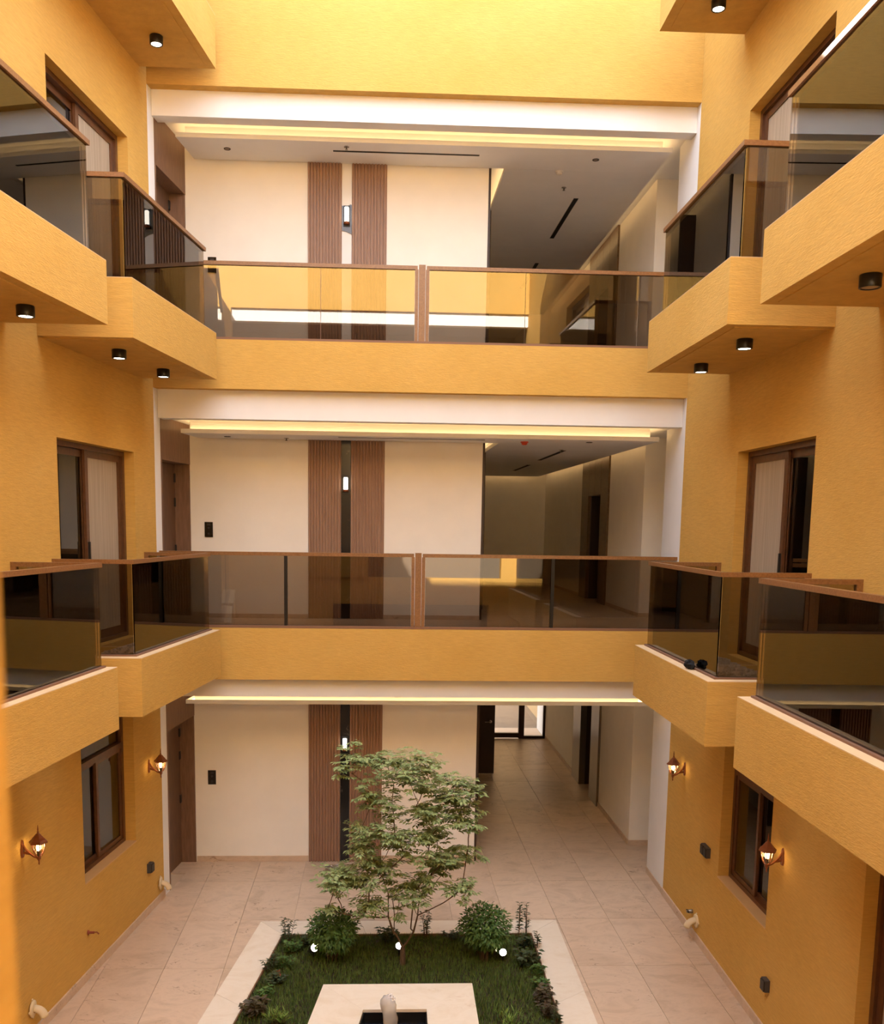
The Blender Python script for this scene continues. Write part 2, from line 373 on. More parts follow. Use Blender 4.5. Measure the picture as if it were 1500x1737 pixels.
# ground floor skirting along the two courtyard walls
for sd, nm in (('L','left'),('R','right')):
    mb = MB()
    for a, b in ([(YF,0.0)] if sd == 'L' else [(YF,-7.3),(-5.29,0.0)]): mb.side(sd, a, b, 0, .018, 0, .1)
    struct('baseboard_'+nm, mb, 'tile', 'travertine skirting along the base of the %s courtyard wall'%nm, 'baseboard')

# ------------------------------------------------------------------ paved ground
def clip(poly, a, b, c):   # keep a*x+b*y<=c
    out = []
    for i in range(len(poly)):
        p, q = poly[i], poly[(i+1)%len(poly)]; dp, dq = a*p[0]+b*p[1]-c, a*q[0]+b*q[1]-c
        if dp <= 0: out.append(p)
        if (dp < 0) != (dq < 0) and abs(dp-dq) > 1e-9:
            t = dp/(dp-dq); out.append((p[0]+(q[0]-p[0])*t, p[1]+(q[1]-p[1])*t))
    return out
def area(p): return abs(sum(p[i][0]*p[(i+1)%len(p)][1]-p[(i+1)%len(p)][0]*p[i][1] for i in range(len(p))))/2
PB0, PB1, PN = -.90, -1.27, -8.2     # planter: outer back, inner back, near end
OL, IL, ORR, IR = 1.52, 1.87, 1.63, 1.99
fl = thing('floor', 'travertine paved courtyard and corridor floor', 'floor', (0.3,-1,-.03), kind='structure')
build('screed', MB().box(-5.2, 5.2, -15.0, 10.7, -.12, -.012), 'grout', fl)
g = .0022
for iy in range(-10, 8):
    y0 = .52+1.3*iy
    for ix in range(-13, 4):
        x0 = 2.72+.67*ix
        cell = [(x0+g,y0+g),(x0+.67-g,y0+g),(x0+.67-g,y0+1.3-g),(x0+g,y0+1.3-g)]
        if y0 > YB: cell = clip(cell, -1,0,-1.2)
        # side limits (straight lines of the two walls, or the corridor)
        pieces = []
        near = clip(cell, 0,1,.84) if cell else []
        far = clip(cell, 0,-1,-.84) if cell else []
        if near:
            near = clip(near, -1, TL, -(XL)); near = clip(near, 1, TR, XR) if near else near
            if near:
                for zone in (((0,-1,-PB0),), ((0,1,PB0),(1,-TL,XL+OL)), ((0,1,PB0),(-1,-TR,-(XR-ORR))), ((0,1,PN),(-1,TL,-(XL+OL)),(1,TR,XR-ORR))):
                    p = near
                    for z in zone:
                        p = clip(p, *z) if p else p
                    if p and len(p) > 2 and area(p) > 1e-4: pieces.append(p)
        if far:
            far = clip(far, -1, TL, -XL+.22)
            far = clip(far, 1,0, 4.75) if far else far
            far = clip(far, 0,1, 9.45) if far else far
            if far and len(far) > 2 and area(far) > 1e-4: pieces.append(far)
        if pieces:
            mb = MB()
            for p in pieces: mb.prism(p, -.012, 0.0)
            build('tile', mb, 'tile', fl)

# ------------------------------------------------------------------ exterior beyond the entrance
struct('floor_outside', MB().box(-3, 8, 9.56, 22, -.12, -.02), 'pavement', 'sunlit pavement beyond the glazed entrance', 'pavement')
mb = MB().box(3.95, 4.3, 10.7, 16, -.02, 3.2).box(-3, 8, 16, 16.3, -.02, 7.5)  # end wall raised past what is seen, to shade the corridor from the sun
struct('wall_outside', mb, 'ext_wall', 'cream wall outside the glazed entrance, end wall raised to block the sun')

# ------------------------------------------------------------------ wooden doors at the left end of each gallery
for k, nm, dz in ((1,'ground',2.20),(2,'middle',5.77),(3,'top',9.35)):
    F = FL[k]; zt = SOFF[k]
    struct('trim_jamb_%d'%k, MB().side('L', .001, .205, -.3, .0, F, SB[k] if k < 3 else 10.2), 'white', 'narrow white plastered jamb beside the %s floor wooden door'%nm, 'jamb')
    d = thing('door_%d'%k, 'brown wood veneer apartment door and lintel panel, %s floor, left'%nm, 'door', (wl(.75),.75,F), kind='structure')
    build('lintel_panel', MB().side('L', .205, YB-.002, -.24, .004, dz, zt), 'wood_panel', d)
    build('side_panel', MB().side('L', .205, .245, -.24, .004, F, dz), 'wood_panel', d)
    build('far_panel', MB().side('L', YB-.03, YB-.004, -.24, 0.0, F, dz), 'wood_panel', d)
    leaf = build('leaf', MB().side('L', .245, YB-.03, -.25, -.205, F+.01, dz), 'door_wood', d)
    for hz in (F+.97, F+1.62, F+1.955):
        build('hinge', MB().side('L', YB-.075, YB-.032, -.205, -.19, hz-.06, hz+.06).side('L', YB-.062, YB-.045, -.206, -.186, hz-.04, hz+.04), 'dark_metal', d)
    build('wall_behind', MB().side('L', .2, YB+.2, -.36, -.26, F, zt), 'grey_plaster', d)

# ------------------------------------------------------------------ lift / service portals on the corridor's right wall
d = thing('door_4', 'brushed steel portal with dark brown reveal in the ground floor corridor', 'door', (3.8,5.1,0), kind='structure')
zt = SOFF[1]
build('steel_jamb', MB().box(3.68, 3.80, 4.06, 4.66, 0, zt), 'steel', d); build('steel_jamb', MB().box(3.68, 3.80, 5.54, 6.2, 0, zt), 'steel', d)
build('lining', MB().box(3.80, 4.2, 4.1, 4.66, 0, zt).box(3.80, 4.2, 5.54, 6.2, 0, zt), 'dark_brown', d)
build('leaf', MB().box(4.12, 4.18, 4.66, 5.54, 0, zt), 'dark_brown', d)
for k, nm, i in ((2,'middle',5),(3,'top',6)):
    F = FL[k]; zt = SOFF[k]; hd = F+1.93
    d = thing('door_%d'%i, 'bronze panelled portal with dark doorway, %s floor corridor'%nm, 'door', (3.8,5.2,F), kind='structure')
    ys = [4.10,4.65,5.14,5.62,6.2]
    for a, b in zip(ys, ys[1:]):
        mid = a > 4.5 and b < 5.8
        build('panel', MB().box(3.69, 3.75, a+.004, b-.004, hd if mid else F, zt), 'bronze', d)
    build('lining', MB().box(3.75, 4.1, 4.1, 4.66, F, zt).box(3.75, 4.1, 5.6, 6.2, F, zt).box(3.75, 4.1, 4.66, 5.6, hd, zt), 'dark_brown', d)
    build('leaf', MB().box(4.02, 4.08, 4.66, 5.6, F, hd), 'dark_brown', d)

# entrance glazing at the far end of the ground corridor
d = thing('door_7', 'dark framed glazed entrance at the end of the ground floor corridor', 'door', (2.6,9.5,0), kind='structure')
fr = MB(); zt = SOFF[1]
fr.box(1.2, 1.3, 9.47, 9.55, 0, zt).box(1.3, 2.45, 9.47, 9.55, 0, .12).box(2.40, 2.50, 9.47, 9.55, 0, zt).box(3.09, 3.22, 9.47, 9.55, 0, zt).box(3.67, 3.80, 9.47, 9.55, 0, zt)
fr.box(2.5, 3.09, 9.47, 9.55, .02, .13).box(3.22, 3.67, 9.47, 9.55, 0, .06).box(1.2, 3.8, 9.47, 9.55, 2.45, zt)
build('frame', fr, 'dark_brown', d)
build('pane', MB().box(2.5, 3.09, 9.50, 9.51, .13, 2.45), 'clear_glass', d); build('pane', MB().box(3.22, 3.67, 9.50, 9.51, .06, 2.45), 'clear_glass', d)
build('pane', MB().box(1.3, 2.40, 9.50, 9.51, .12, 2.45), 'clear_glass', d)
struct('ceiling_entrance', MB().box(1.0, 4.0, 9.4, 10.7, SOFF[1]-.01, SOFF[1]+.1), 'white', 'white ceiling strip above the glazed entrance', 'ceiling')
d = thing('door_8', 'dark brown door leaf standing open with lever handle in the ground corridor', 'door', (1.65,6.3,0), kind='structure')
build('leaf', MB().box(1.2, 2.11, 6.28, 6.33, .01, 2.48), 'dark_brown', d)
hd = build('handle', MB().lathe([(.03,0),(.03,.012)], (2.02,6.28,1.08), (0,-1,0)).tube([(2.02,6.28,1.08),(2.02,6.23,1.08),(1.90,6.22,1.08)], .011, 8), 'chrome', d)

# ------------------------------------------------------------------ sliding doors in the two courtyard walls
def slider(i, sd, h, label, z0):
    y0, y1, _, z1 = h; t = .055; o1, o0 = -.115, -.2
    d = thing('door_%d'%i, label, 'door', WPT[sd]((y0+y1)/2,-.15)+(z0,), kind='structure')
    build('frame', MB().side(sd,y0,y0+t,o0,o1,z0,z1).side(sd,y1-t,y1,o0,o1,z0,z1).side(sd,y0+t,y1-t,o0,o1,z1-t,z1).side(sd,y0+t,y1-t,o0,o1,z0,z0+.05), 'alu_brown', d)
    ym = (y0+y1)/2; s = .075
    for nm, a, b, oo, film in (('far',ym-.03,y1-t,-.145,True),('near',y0+t,ym+.05,-.185,False)):
        lf = build('sash', MB().side(sd,a,a+s,oo-.03,oo,z0+.05,z1-t).side(sd,b-s,b,oo-.03,oo,z0+.05,z1-t).side(sd,a+s,b-s,oo-.03,oo,z1-t-s,z1-t).side(sd,a+s,b-s,oo-.03,oo,z0+.05,z0+.05+s+.02), 'alu_brown', d)
        build('pane', MB().side(sd,a+s-.005,b-s+.005,oo-.02,oo-.012,z0+.06,z1-t-s+.01), 'film' if film else 'door_glass', lf)
        if film: build('handle', MB().side(sd, a+.025, a+.05, oo, oo+.02, z0+.95, z0+1.15), 'dark_metal', lf)
i = 9
for sd, side in (('L','left'),('R','right')):
    for k, nm in ((2,'middle'),(3,'top')):
        for hs, far in (((LD if sd=='L' else RD)[k], True), ((LDN if sd=='L' else RDN)[k], False)):
            slider(i, sd, hs, 'brown framed sliding balcony door with filmed pane, %s wall, %s floor, %s balcony' % (side, nm, 'far' if far else 'near'), FL[k]-.03); i += 1
slider(i, 'R', RD1, 'brown framed glazed door at the bottom right corner, ground floor', 0.0)

def window(i, sd, h, label, curtain):
    y0, y1, z0, z1 = h; t = .06; o1, o0 = -.125, -.2; zm = 2.27
    d = thing('window_%d'%i, label, 'window', WPT[sd]((y0+y1)/2,-.15)+(z0,), kind='structure')
    build('window_frame', MB().side(sd,y0,y0+t,o0,o1,z0,z1).side(sd,y1-t,y1,o0,o1,z0,z1).side(sd,y0+t,y1-t,o0,o1,z0,z0+t).side(sd,y0+t,y1-t,o0,o1,z1-t,z1).side(sd,y0+t,y1-t,o0,o1+.015,zm,zm+.07), 'alu_brown', d)
    ym = (y0+y1)/2; s = .05
    for a, b, oo in ((ym-.03,y1-t,-.14),(y0+t,ym+.03,-.17)):
        lf = build('sash', MB().side(sd,a,a+s,oo-.025,oo,z0+t,zm).side(sd,b-s,b,oo-.025,oo,z0+t,zm).side(sd,a+s,b-s,oo-.025,oo,zm-s,zm).side(sd,a+s,b-s,oo-.025,oo,z0+t,z0+t+s), 'alu_brown', d)
        build('pane', MB().side(sd,a+s-.004,b-s+.004,oo-.016,oo-.010,z0+t+s-.004,zm-s+.004), 'door_glass', lf)
    build('pane', MB().side(sd,y0+t-.004,y1-t+.004,-.165,-.158,zm+.066,z1-t+.004), 'door_glass', d)
    build('window_sill', MB().side(sd,y0,y1,-.125,.006,z0-.005,z0+.012), 'sill', d)
    P = WPT[sd]; c = MB(); n = 40; ya, yb = curtain
    pts = [(ya+(yb-ya)*j/n, -.34-.03*math.sin(j*1.35)) for j in range(n+1)]
    vs = [P(y,o)+(zc,) for zc in (z0-.2,z1+.1) for y,o in pts]
    c.add(vs, [(j,j+1,n+2+j,n+1+j) for j in range(n)], True)
    cv = tag(build('curtain', c, 'curtain'), 'beige curtain hanging behind the %s ground floor window' % ('left' if sd=='L' else 'right'), 'curtain')
window(1, 'L', LW, 'brown framed sliding window with transom, left ground floor wall', (-2.3,-1.55))
window(2, 'R', RW, 'brown framed sliding window with transom, right ground floor wall', (-3.45,-2.75))

# ------------------------------------------------------------------ balconies
def balcony(sd, k, yf, yn, far):
    D = DL if sd == 'L' else DR; og = .77 if sd == 'L' else .80
    zb = {2:3.05, 3:6.695, 4:10.276}[k]; zt = {2:3.633, 3:7.238, 4:10.86}[k]; zr = {2:4.60, 3:8.215, 4:11.85}[k]
    side = {'L':'left','R':'right'}[sd]; nm = {2:'middle',3:'top',4:'uppermost'}[k]
    t = thing('balcony', 'projecting ochre stucco balcony with %sbrown glass railing, %s wall, %s floor, %s one' % ('' if k == 4 else 'tinted ', side, nm, 'far' if far else 'near'), 'balcony', WPT[sd]((yf+yn)/2, D/2)+(zb,), 'stucco balconies on the courtyard walls')
    mb = MB(); cw = .19
    mb.side(sd, yn, yf, 0.0, D, zb, zt-.12)
    mb.side(sd, yn, yf, D-cw, D, zt-.12, zt); mb.side(sd, yn, yn+cw, 0, D-cw, zt-.12, zt); mb.side(sd, yf-cw, yf, 0, D-cw, zt-.12, zt)
    sl = build('slab', mb, 'stucco', t)
    build('soffit_panel', MB().side(sd, yn+.10, yf-.10, 0.0, D-.10, zb-.007, zb+.001), 'stucco', sl)
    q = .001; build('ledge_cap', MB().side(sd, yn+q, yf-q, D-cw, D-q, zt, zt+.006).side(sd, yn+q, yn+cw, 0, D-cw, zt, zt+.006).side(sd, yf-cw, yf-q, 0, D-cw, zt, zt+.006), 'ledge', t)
    build('floor_finish', MB().side(sd, yn+cw, yf-cw, 0.0, D-cw, zt-.12, zt-.105), 'tile', t)
    a, b = yf-.06, yn+.15; e = .035
    build('curb_strip', MB().side(sd, b-e, a+e*.6, og-e, og+e, zt, zt+.022).side(sd, b-e, b+e, 0, og-e, zt, zt+.022).side(sd, a-e, a+e*.6, 0, og-e, zt, zt+.022), 'stone_brown', t)
    g = .006; zg0, zg1 = zt+.022, zr-.04
    build('glass_panel', MB().side(sd, b+g, a-g, og-g, og+g, zg0, zg1), 'tint_glass', t)
    build('glass_panel', MB().side(sd, b-g, b+g, .02, og-g*1.5, zg0, zg1), 'tint_glass', t)
    build('glass_panel', MB().side(sd, a-g, a+g, .02, og-g*1.5, zg0, zg1), 'tint_glass', t)
    rw = .026
    build('handrail', MB().side(sd, b-rw, a+rw, og-rw, og+rw, zr-.042, zr), 'rail_wood', t)
    build('handrail', MB().side(sd, b-rw, b+rw, 0, og-rw, zr-.042, zr), 'rail_wood', t)
    build('handrail', MB().side(sd, a-rw, a+rw, 0, og-rw, zr-.042, zr), 'rail_wood', t)
    for yy in (a, b): build('wall_post', MB().side(sd, yy-rw, yy+rw, 0, .05, zt, zr-.042), 'rail_wood', t)
for k in (2,3,4):
    balcony('L', k, -.338 if k < 4 else -.216, -2.91, True); balcony('L', k, -3.477, -6.6, False)
    balcony('R', k, -1.53 if k < 4 else -1.43, -4.096, True); balcony('R', k, -4.823, -7.9, False)

# gallery railings across the back
def gallery_rail(k, zr, joints, bars):
    nm = {2:'middle',3:'top'}[k]; F = FL[k]; y = .085
    x0, x1 = wl(y)+.005, wr(y)-.005
    t = thing('gallery_railing', 'brown framed tinted glass railing across the %s floor gallery'%nm, 'railing', (.25,y,F), 'gallery railings')
    e = .028; zt = F+.03
    build('curb_strip', MB().box(x0, x1, y-.05, y+.05, F, zt), 'stone_brown', t)
    xs = [(x0,.195),(.31,x1)]
    for a, b in xs: build('handrail', MB().box(a, b, y-e, y+e, zr-.045, zr), 'rail_wood', t)
    build('post', MB().box(.165, .205, y-e, y+e, zt, zr-.045), 'rail_wood', t); build('post', MB().box(.30, .342, y-e, y+e, zt, zr-.045), 'rail_wood', t)
    build('post_cover', MB().box(.212, .293, y-e-.012, y+e, F-.02, zr+.01), 'rail_wood', t)
    build('post_foot', MB().box(.165, .342, y-e-.016, y-e, F-.03, F+.03), 'rail_wood', t)
    segs = []
    for a, b in ((x0,.165),(.342,x1)):
        cuts = [a]+[j for j in joints if a < j < b]+[b]
        for p, q in zip(cuts, cuts[1:]): segs.append((p+.003,q-.003))
    for p, q in segs: build('glass_panel', MB().box(p, q, y-.005, y+.005, zt, zr-.045), 'tint_glass', t)
    for bx in bars: build('baluster', MB().box(bx-.02, bx+.02, y-.03, y+.03, zt, zr-.045), 'black', t)
gallery_rail(2, 4.605, [-1.465,2.02], [-1.465,2.02])
gallery_rail(3, 8.185, [-1.015,1.56,3.0], [])

# ------------------------------------------------------------------ downlights under the balconies
def downlight(x, y, z, label, on=True):
    t = thing('downlight', label, 'downlight', (x,y,z), 'black downlights under the balconies')
    build('housing', MB().lathe([(.068,0),(.072,-.004),(.072,-.084),(.070,-.088),(.058,-.088),(.056,-.07)], (x,y,z), (0,0,1), 24, cap=True), 'black', t)
    build('lens', MB().lathe([(.055,-.083),(.03,-.086),(.001,-.0865)], (x,y,z), (0,0,1), 20), 'spot_on' if on else 'lens_off', t)
    if on:
        ld = bpy.data.lights.new('downlight_beam','SPOT'); lo = bpy.data.objects.new('downlight_beam', ld); S.collection.objects.link(lo)
        ld.energy = 9; ld.color = (1,.84,.6); ld.spot_size = math.radians(100); ld.spot_blend = .8; ld.shadow_soft_size = .04
        lo.parent = t; lo.location = (0,0,-.1)
simple('lens_off', rgb(150,130,110), .3)
zs = 6.688
downlight(-3.134,-4.205,zs,'lit black downlight under the left near balcony, top floor')
downlight(-2.901,-2.287,zs,'lit black downlight under the left far balcony, the nearer of two')
downlight(-2.723,-1.103,zs,'lit black downlight under the left far balcony, the farther of two')
downlight(3.008,-5.761,zs,'unlit black downlight under the right near balcony, top floor', False)
downlight(3.028,-3.522,zs,'lit black downlight under the right far balcony, the nearer of two')
downlight(3.086,-2.195,zs,'lit black downlight under the right far balcony, the farther of two')
downlight(-2.758,-.951,10.269,'lit downlight under the uppermost balcony at the top left')
downlight(3.116,-2.079,10.269,'lit downlight under the uppermost balcony at the top right')

# ------------------------------------------------------------------ slatted wall panels, marble strips, sconces, intercoms
for k, nm in ((1,'ground'),(2,'middle'),(3,'top')):
    F = FL[k]; zt = SOFF[k] if k == 1 else TRAY[k]; zt = min(zt, TRAY[k])
    for (a, b), ws in (((-1.262,-.800),'left'),((-.664,-.187),'right')):
        t = thing('slat_panel', 'brown fluted wall panel %s of the narrow strip, %s floor gallery'%(ws,nm), 'wall panel', ((a+b)/2,YB,F), 'fluted wood panels on the gallery walls')
        build('backing', MB().box(a, b, YB-.012, YB-.0005, F+.005, zt), 'slat_wood', t)
        n = 11; p = (b-a)/n; pts = None
        me = None
        for j in range(n):
            x = a+p*j; prof = [(x+p*.06,YB-.012),(x+p*.16,YB-.034),(x+p*.62,YB-.034),(x+p*.74,YB-.012)]
            if me is None:
                o = build('slat', MB().prism(prof, F+.005, zt), 'slat_wood', t); me = o.data; x00 = o.location.x
            else:
                o2 = bpy.data.objects.new('slat', me); S.collection.objects.link(o2); o2.parent = t; o2.location = (x00+p*j, o.location.y, o.location.z)
    if k < 3:
        tag(build('marble_strip', MB().box(-.798, -.666, YB-.022, YB, F+.005, zt), 'marble'), 'polished black marble strip between the fluted panels, %s floor'%nm, 'marble strip', 'marble strips on the gallery walls')
    else:
        t = thing('marble_strip', 'unfinished white strip with torn dark marble piece, top floor gallery', 'marble strip', (-.732,YB,F), 'marble strips on the gallery walls')
        build('plaster_strip', MB().box(-.798, -.666, YB-.008, YB, F+.005, zt), 'white', t)
        up_e = [(-.798,9.265),(-.765,9.255),(-.735,9.262),(-.70,9.275),(-.68,9.285),(-.666,9.28)]
        lo_e = [(-.666,8.895),(-.69,8.91),(-.72,8.925),(-.75,8.935),(-.798,8.94)]
        pl = up_e+lo_e; n = len(pl)
        vs = [(x,YB-.02,z) for x,z in pl]+[(x,YB-.006,z) for x,z in pl]
        build('marble_piece', MB().add(vs, [tuple(range(n)), tuple(range(2*n-1,n-1,-1))]+[(i2,(i2+1)%n+0,n+(i2+1)%n,n+i2)[::-1] for i2 in range(n)]), 'marble_grey', t)
    # sconce
    zc = {1:1.79,2:5.53,3:9.13}[k]; hh = {1:.085,2:.095,3:.105}[k]; x = -.733; y = YB-.06
    t = thing('wall_sconce', 'glowing cylinder wall sconce on the narrow strip, %s floor gallery'%nm, 'sconce', (x,YB-.03,zc-hh), 'sconces on the marble strips')
    build('back_plate', MB().box(x-.045, x+.045, YB-.03, YB-.02, zc-hh-.03, zc+hh+.03), 'black', t)
    build('glass_tube', MB().lathe([(.028,-hh+.02),(.03,-hh+.03),(.03,hh-.01),(.026,hh)], (x,y,zc), (0,0,1), 16), 'sconce_on', t)
    build('base_cup', MB().lathe([(.02,-hh-.012),(.042,-hh-.008),(.042,-hh+.012),(.031,-hh+.022)], (x,y,zc), (0,0,1), 20), 'copper', t)
    build('bracket', MB().box(x-.012, x+.012, YB-.055, YB-.025, zc-hh-.01, zc-hh+.01), 'dark_metal', t)
    xi, zi = {1:(-2.669,1.278),2:(-2.661,4.873),3:(-2.563,8.45)}[k]
    t = thing('intercom_panel', 'black glass call panel with two buttons, %s floor gallery wall'%nm, 'intercom', (xi,YB,zi-.105), 'call panels beside the wooden doors')
    build('plate', MB().box(xi-.057, xi+.057, YB-.014, YB, zi-.105, zi+.105), 'black_gloss', t)
    build('display', MB().box(xi-.025, xi+.025, YB-.0155, YB-.014, zi+.055, zi+.085), 'dark_metal', t)
    for bz in (.02,-.06): build('button', MB().lathe([(.017,0),(.017,.004),(.012,.006)], (xi,YB-.014,zi+bz), (0,-1,0), 16), 'dark_metal', t)

# ------------------------------------------------------------------ ceiling fittings
def slot(x0, x1, y0, y1, z, label):
    t = thing('slot_diffuser', label, 'air diffuser', ((x0+x1)/2,(y0+y1)/2,z), 'linear air slots in the gallery ceilings')
    build('slot_frame', MB().box(x0,x1,y0,y0+.008,z-.004,z).box(x0,x1,y1-.008,y1,z-.004,z).box(x0,x0+.008,y0+.008,y1-.008,z-.004,z).box(x1-.008,x1,y0+.008,y1-.008,z-.004,z), 'dark_metal', t)
    build('slot_blade', MB().box(x0+.008,x1-.008,y0+.008,y1-.008,z-.0015,z-.0005), 'hole_dark', t)
slot(-.90,1.02,.86,.90,TRAY[3],'long dark air slot across the top floor gallery ceiling')
slot(2.59,2.66,2.40,4.37,TRAY[3],'dark air slot running along the top floor corridor ceiling, nearer one')
slot(2.60,2.67,5.9,7.8,TRAY[3],'dark air slot running along the top floor corridor ceiling, farther one')
slot(-.82,1.17,.80,.84,TRAY[2],'long dark air slot across the middle floor gallery ceiling')
slot(2.53,2.60,2.40,4.6,TRAY[2],'dark air slot along the middle floor corridor ceiling, nearer one')
slot(2.56,2.63,5.95,7.9,TRAY[2],'dark air slot along the middle floor corridor ceiling, farther one')
def cspot(x, y, z, label):
    t = thing('ceiling_spot', label, 'spotlight', (x,y,z), 'recessed spots in the gallery ceilings')
    build('ring', MB().lathe([(.045,0),(.045,-.006),(.032,-.006),(.03,0)], (x,y,z), (0,0,1), 20), 'dark_metal', t)
    build('lens', MB().lathe([(.03,-.002),(.001,-.004)], (x,y,z), (0,0,1), 16), 'lens_off', t)
cspot(-2.28,.92,TRAY[3],'small recessed spot at the left of the top floor gallery ceiling')
cspot(2.572,.906,TRAY[3],'small recessed spot at the right of the top floor gallery ceiling')
cspot(-2.334,.99,TRAY[2],'small recessed spot at the left of the middle floor gallery ceiling')
cspot(2.624,.91,TRAY[2],'small recessed spot at the right of the middle floor gallery ceiling')
def sprinkler(x, y, z, label):
    t = thing('sprinkler_head', label, 'sprinkler', (x,y,z), 'sprinkler heads in the gallery ceilings')
    build('rose', MB().lathe([(.035,0),(.033,-.006),(.012,-.008)], (x,y,z), (0,0,1), 16), 'chrome', t)
    build('nozzle', MB().lathe([(.008,-.006),(.008,-.03),(.018,-.034),(.018,-.038)], (x,y,z), (0,0,1), 10), 'chrome', t)
sprinkler(-.721,.734,TRAY[3],'sprinkler head above the air slot, top floor gallery ceiling')
sprinkler(2.357,1.964,TRAY[3],'sprinkler head behind the smoke detector, top floor ceiling')
sprinkler(-1.545,1.1,TRAY[2],'sprinkler head at the left of the middle floor gallery ceiling')
sprinkler(2.505,2.30,TRAY[2],'sprinkler head at the air slot end, middle floor ceiling')
def detector(x, y, z, mat, label):
    t = thing('smoke_detector', label, 'detector', (x,y,z))
    build('base', MB().lathe([(.055,0),(.055,-.012),(.05,-.016)], (x,y,z), (0,0,1), 20), mat, t)
    build('dome', MB().lathe([(.042,-.016),(.04,-.035),(.025,-.045),(.001,-.047)], (x,y,z), (0,0,1), 20), mat, t)
detector(2.172,1.362,TRAY[3],'white_plastic','white round smoke detector on the top floor gallery ceiling')
detector(1.739,.995,TRAY[2],'red_plastic','orange red round alarm sounder on the middle floor gallery ceiling')

# ------------------------------------------------------------------ carriage lanterns
def lantern(sd, y, z, label):
    px, py = WPT[sd](y,0); s = 1 if sd == 'L' else -1
    def P(o, h, dy=0): return (px+s*o, py+dy, z+h)
    t = thing('wall_lantern', label, 'lantern', (px,py,z), 'copper carriage lanterns on the courtyard walls')
    prof = [(0,-.085),(.02,-.075),(.032,-.045),(.03,-.01),(.022,.03),(.024,.055),(.012,.08),(0,.095)]
    pl = [(a,h) for a,h in prof]+[(-a,h) for a,h in prof[-2:0:-1]]; n = len(pl)
    vs = [P(0,h,a) for a,h in pl]+[P(.018,h*.9,a*.8) for a,h in pl]
    build('wall_plate', MB().add(vs, [tuple(range(n)),tuple(range(2*n-1,n-1,-1))]+[(q,(q+1)%n,n+(q+1)%n,n+q) for q in range(n)]), 'copper', t)
    o = .155
    build('arm', MB().tube([P(.012,.05),P(.035,0),P(.07,-.035),P(.11,-.068),P(o,-.088)], [.008,.012,.013,.011,.010], 8).tube([P(.012,-.03),P(.05,-.04),P(.09,-.05)], [.014,.012,.008], 8), 'copper', t)
    c = P(o,0)
    build('finial', MB().lathe([(.003,-.15),(.008,-.135),(.005,-.12),(.012,-.10),(.020,-.088),(.016,-.075),(.028,-.06)], c, (0,0,1), 12), 'copper', t)
    cg = [(.027,-.06),(.047,-.025),(.060,.02),(.066,.07)]
    build('glass_body', MB().lathe(cg, c, (0,0,1), 6, smooth=False, cap=False), 'lamp_glass', t)
    ribs = MB()
    for q in range(6):
        th = math.pi/3*q
        ribs.tube([(c[0]+r*math.cos(th),c[1]+r*math.sin(th),c[2]+h) for r,h in cg], .0045, 5)
    build('rib_frame', ribs, 'copper', t)
    roof = MB().lathe([(.086,.064),(.088,.074),(.070,.092),(.064,.095),(.050,.116),(.045,.119),(.024,.146),(.007,.16)], c, (0,0,1), 6, smooth=False)
    rf = build('roof', roof, 'copper', t)
    build('spike', MB().lathe([(.007,.158),(.011,.168),(.005,.18),(.007,.192),(.002,.235)], c, (0,0,1), 10), 'copper', rf)
    build('lamp_holder', MB().lathe([(.016,-.06),(.018,-.01)], c, (0,0,1), 12), 'dark_metal', t)
    build('bulb', MB().lathe([(.015,-.01),(.020,.01),(.020,.045),(.012,.06),(.001,.064)], c, (0,0,1), 12), 'bulb', t)
    ld = bpy.data.lights.new('lantern_light','POINT'); lo = bpy.data.objects.new('lantern_light', ld); S.collection.objects.link(lo)
    ld.energy = 4.0; ld.color = (1,.68,.28); ld.shadow_soft_size = .02; lo.parent = t; lo.location = (s*o,0,.045)
lantern('L', -.444, 1.90, 'lit copper carriage lantern by the left wooden door')
lantern('L', -3.57, 1.92, 'lit copper carriage lantern at the lower left edge')
lantern('R', -.70, 1.945, 'lit copper carriage lantern on the right wall under the far balcony')
lantern('R', -3.765, 1.90, 'lit copper carriage lantern beside the right ground floor window')

# ------------------------------------------------------------------ small wall fittings
def spout(sd, y, z, label):
    px, py = WPT[sd](y,0); s = 1 if sd == 'L' else -1
    t = thing('drain_spout', label, 'drain spout', (px,py,z), 'cream drain spouts at the foot of the walls')
    build('flange', MB().lathe([(.040,0),(.082,0),(.082,.014),(.058,.022),(.040,.024)], (px,py,z), (s,0,0), 24, cap=False), 'pvc', t)
    for th in (0, math.pi/2, math.pi, -math.pi/2):
        build('lug', MB().lathe([(.013,0),(.013,.010)], (px,py+.088*math.cos(th),z+.088*math.sin(th)), (s,0,0), 10), 'pvc', t)
    # open half elbow curving down
    vs = []; n = 9; m_ = 10
    for i2 in range(n):
        a = i2/(n-1)*1.45
        cx_, cz = .015+.085*math.sin(a), -.085*(1-math.cos(a))
        for j in range(m_+1):
            ph = math.pi*(1.06*j/m_-.03)
            rr = .042*(1+.25*i2/(n-1))
            vs.append((px+s*(cx_+rr*math.sin(ph)*math.sin(a)), py+rr*math.cos(ph), z+cz-.006+rr*math.sin(ph)*math.cos(a)*(1 if True else 0)))
    fs = [(i2*(m_+1)+j, i2*(m_+1)+j+1, (i2+1)*(m_+1)+j+1, (i2+1)*(m_+1)+j) for i2 in range(n-1) for j in range(m_)]
    ob = build('elbow', MB().add(vs, fs, True), 'pvc', t)
    sm = ob.modifiers.new('thickness','SOLIDIFY'); sm.thickness = .005
    build('bore', MB().lathe([(.036,.004),(.001,.004)], (px,py,z), (s,0,0), 20), 'hole_dark', t)
spout('L', -.137, .24, 'cream drain spout at the wall foot by the left wooden door')
spout('L', -3.50, .30, 'cream drain spout at the bottom left corner')
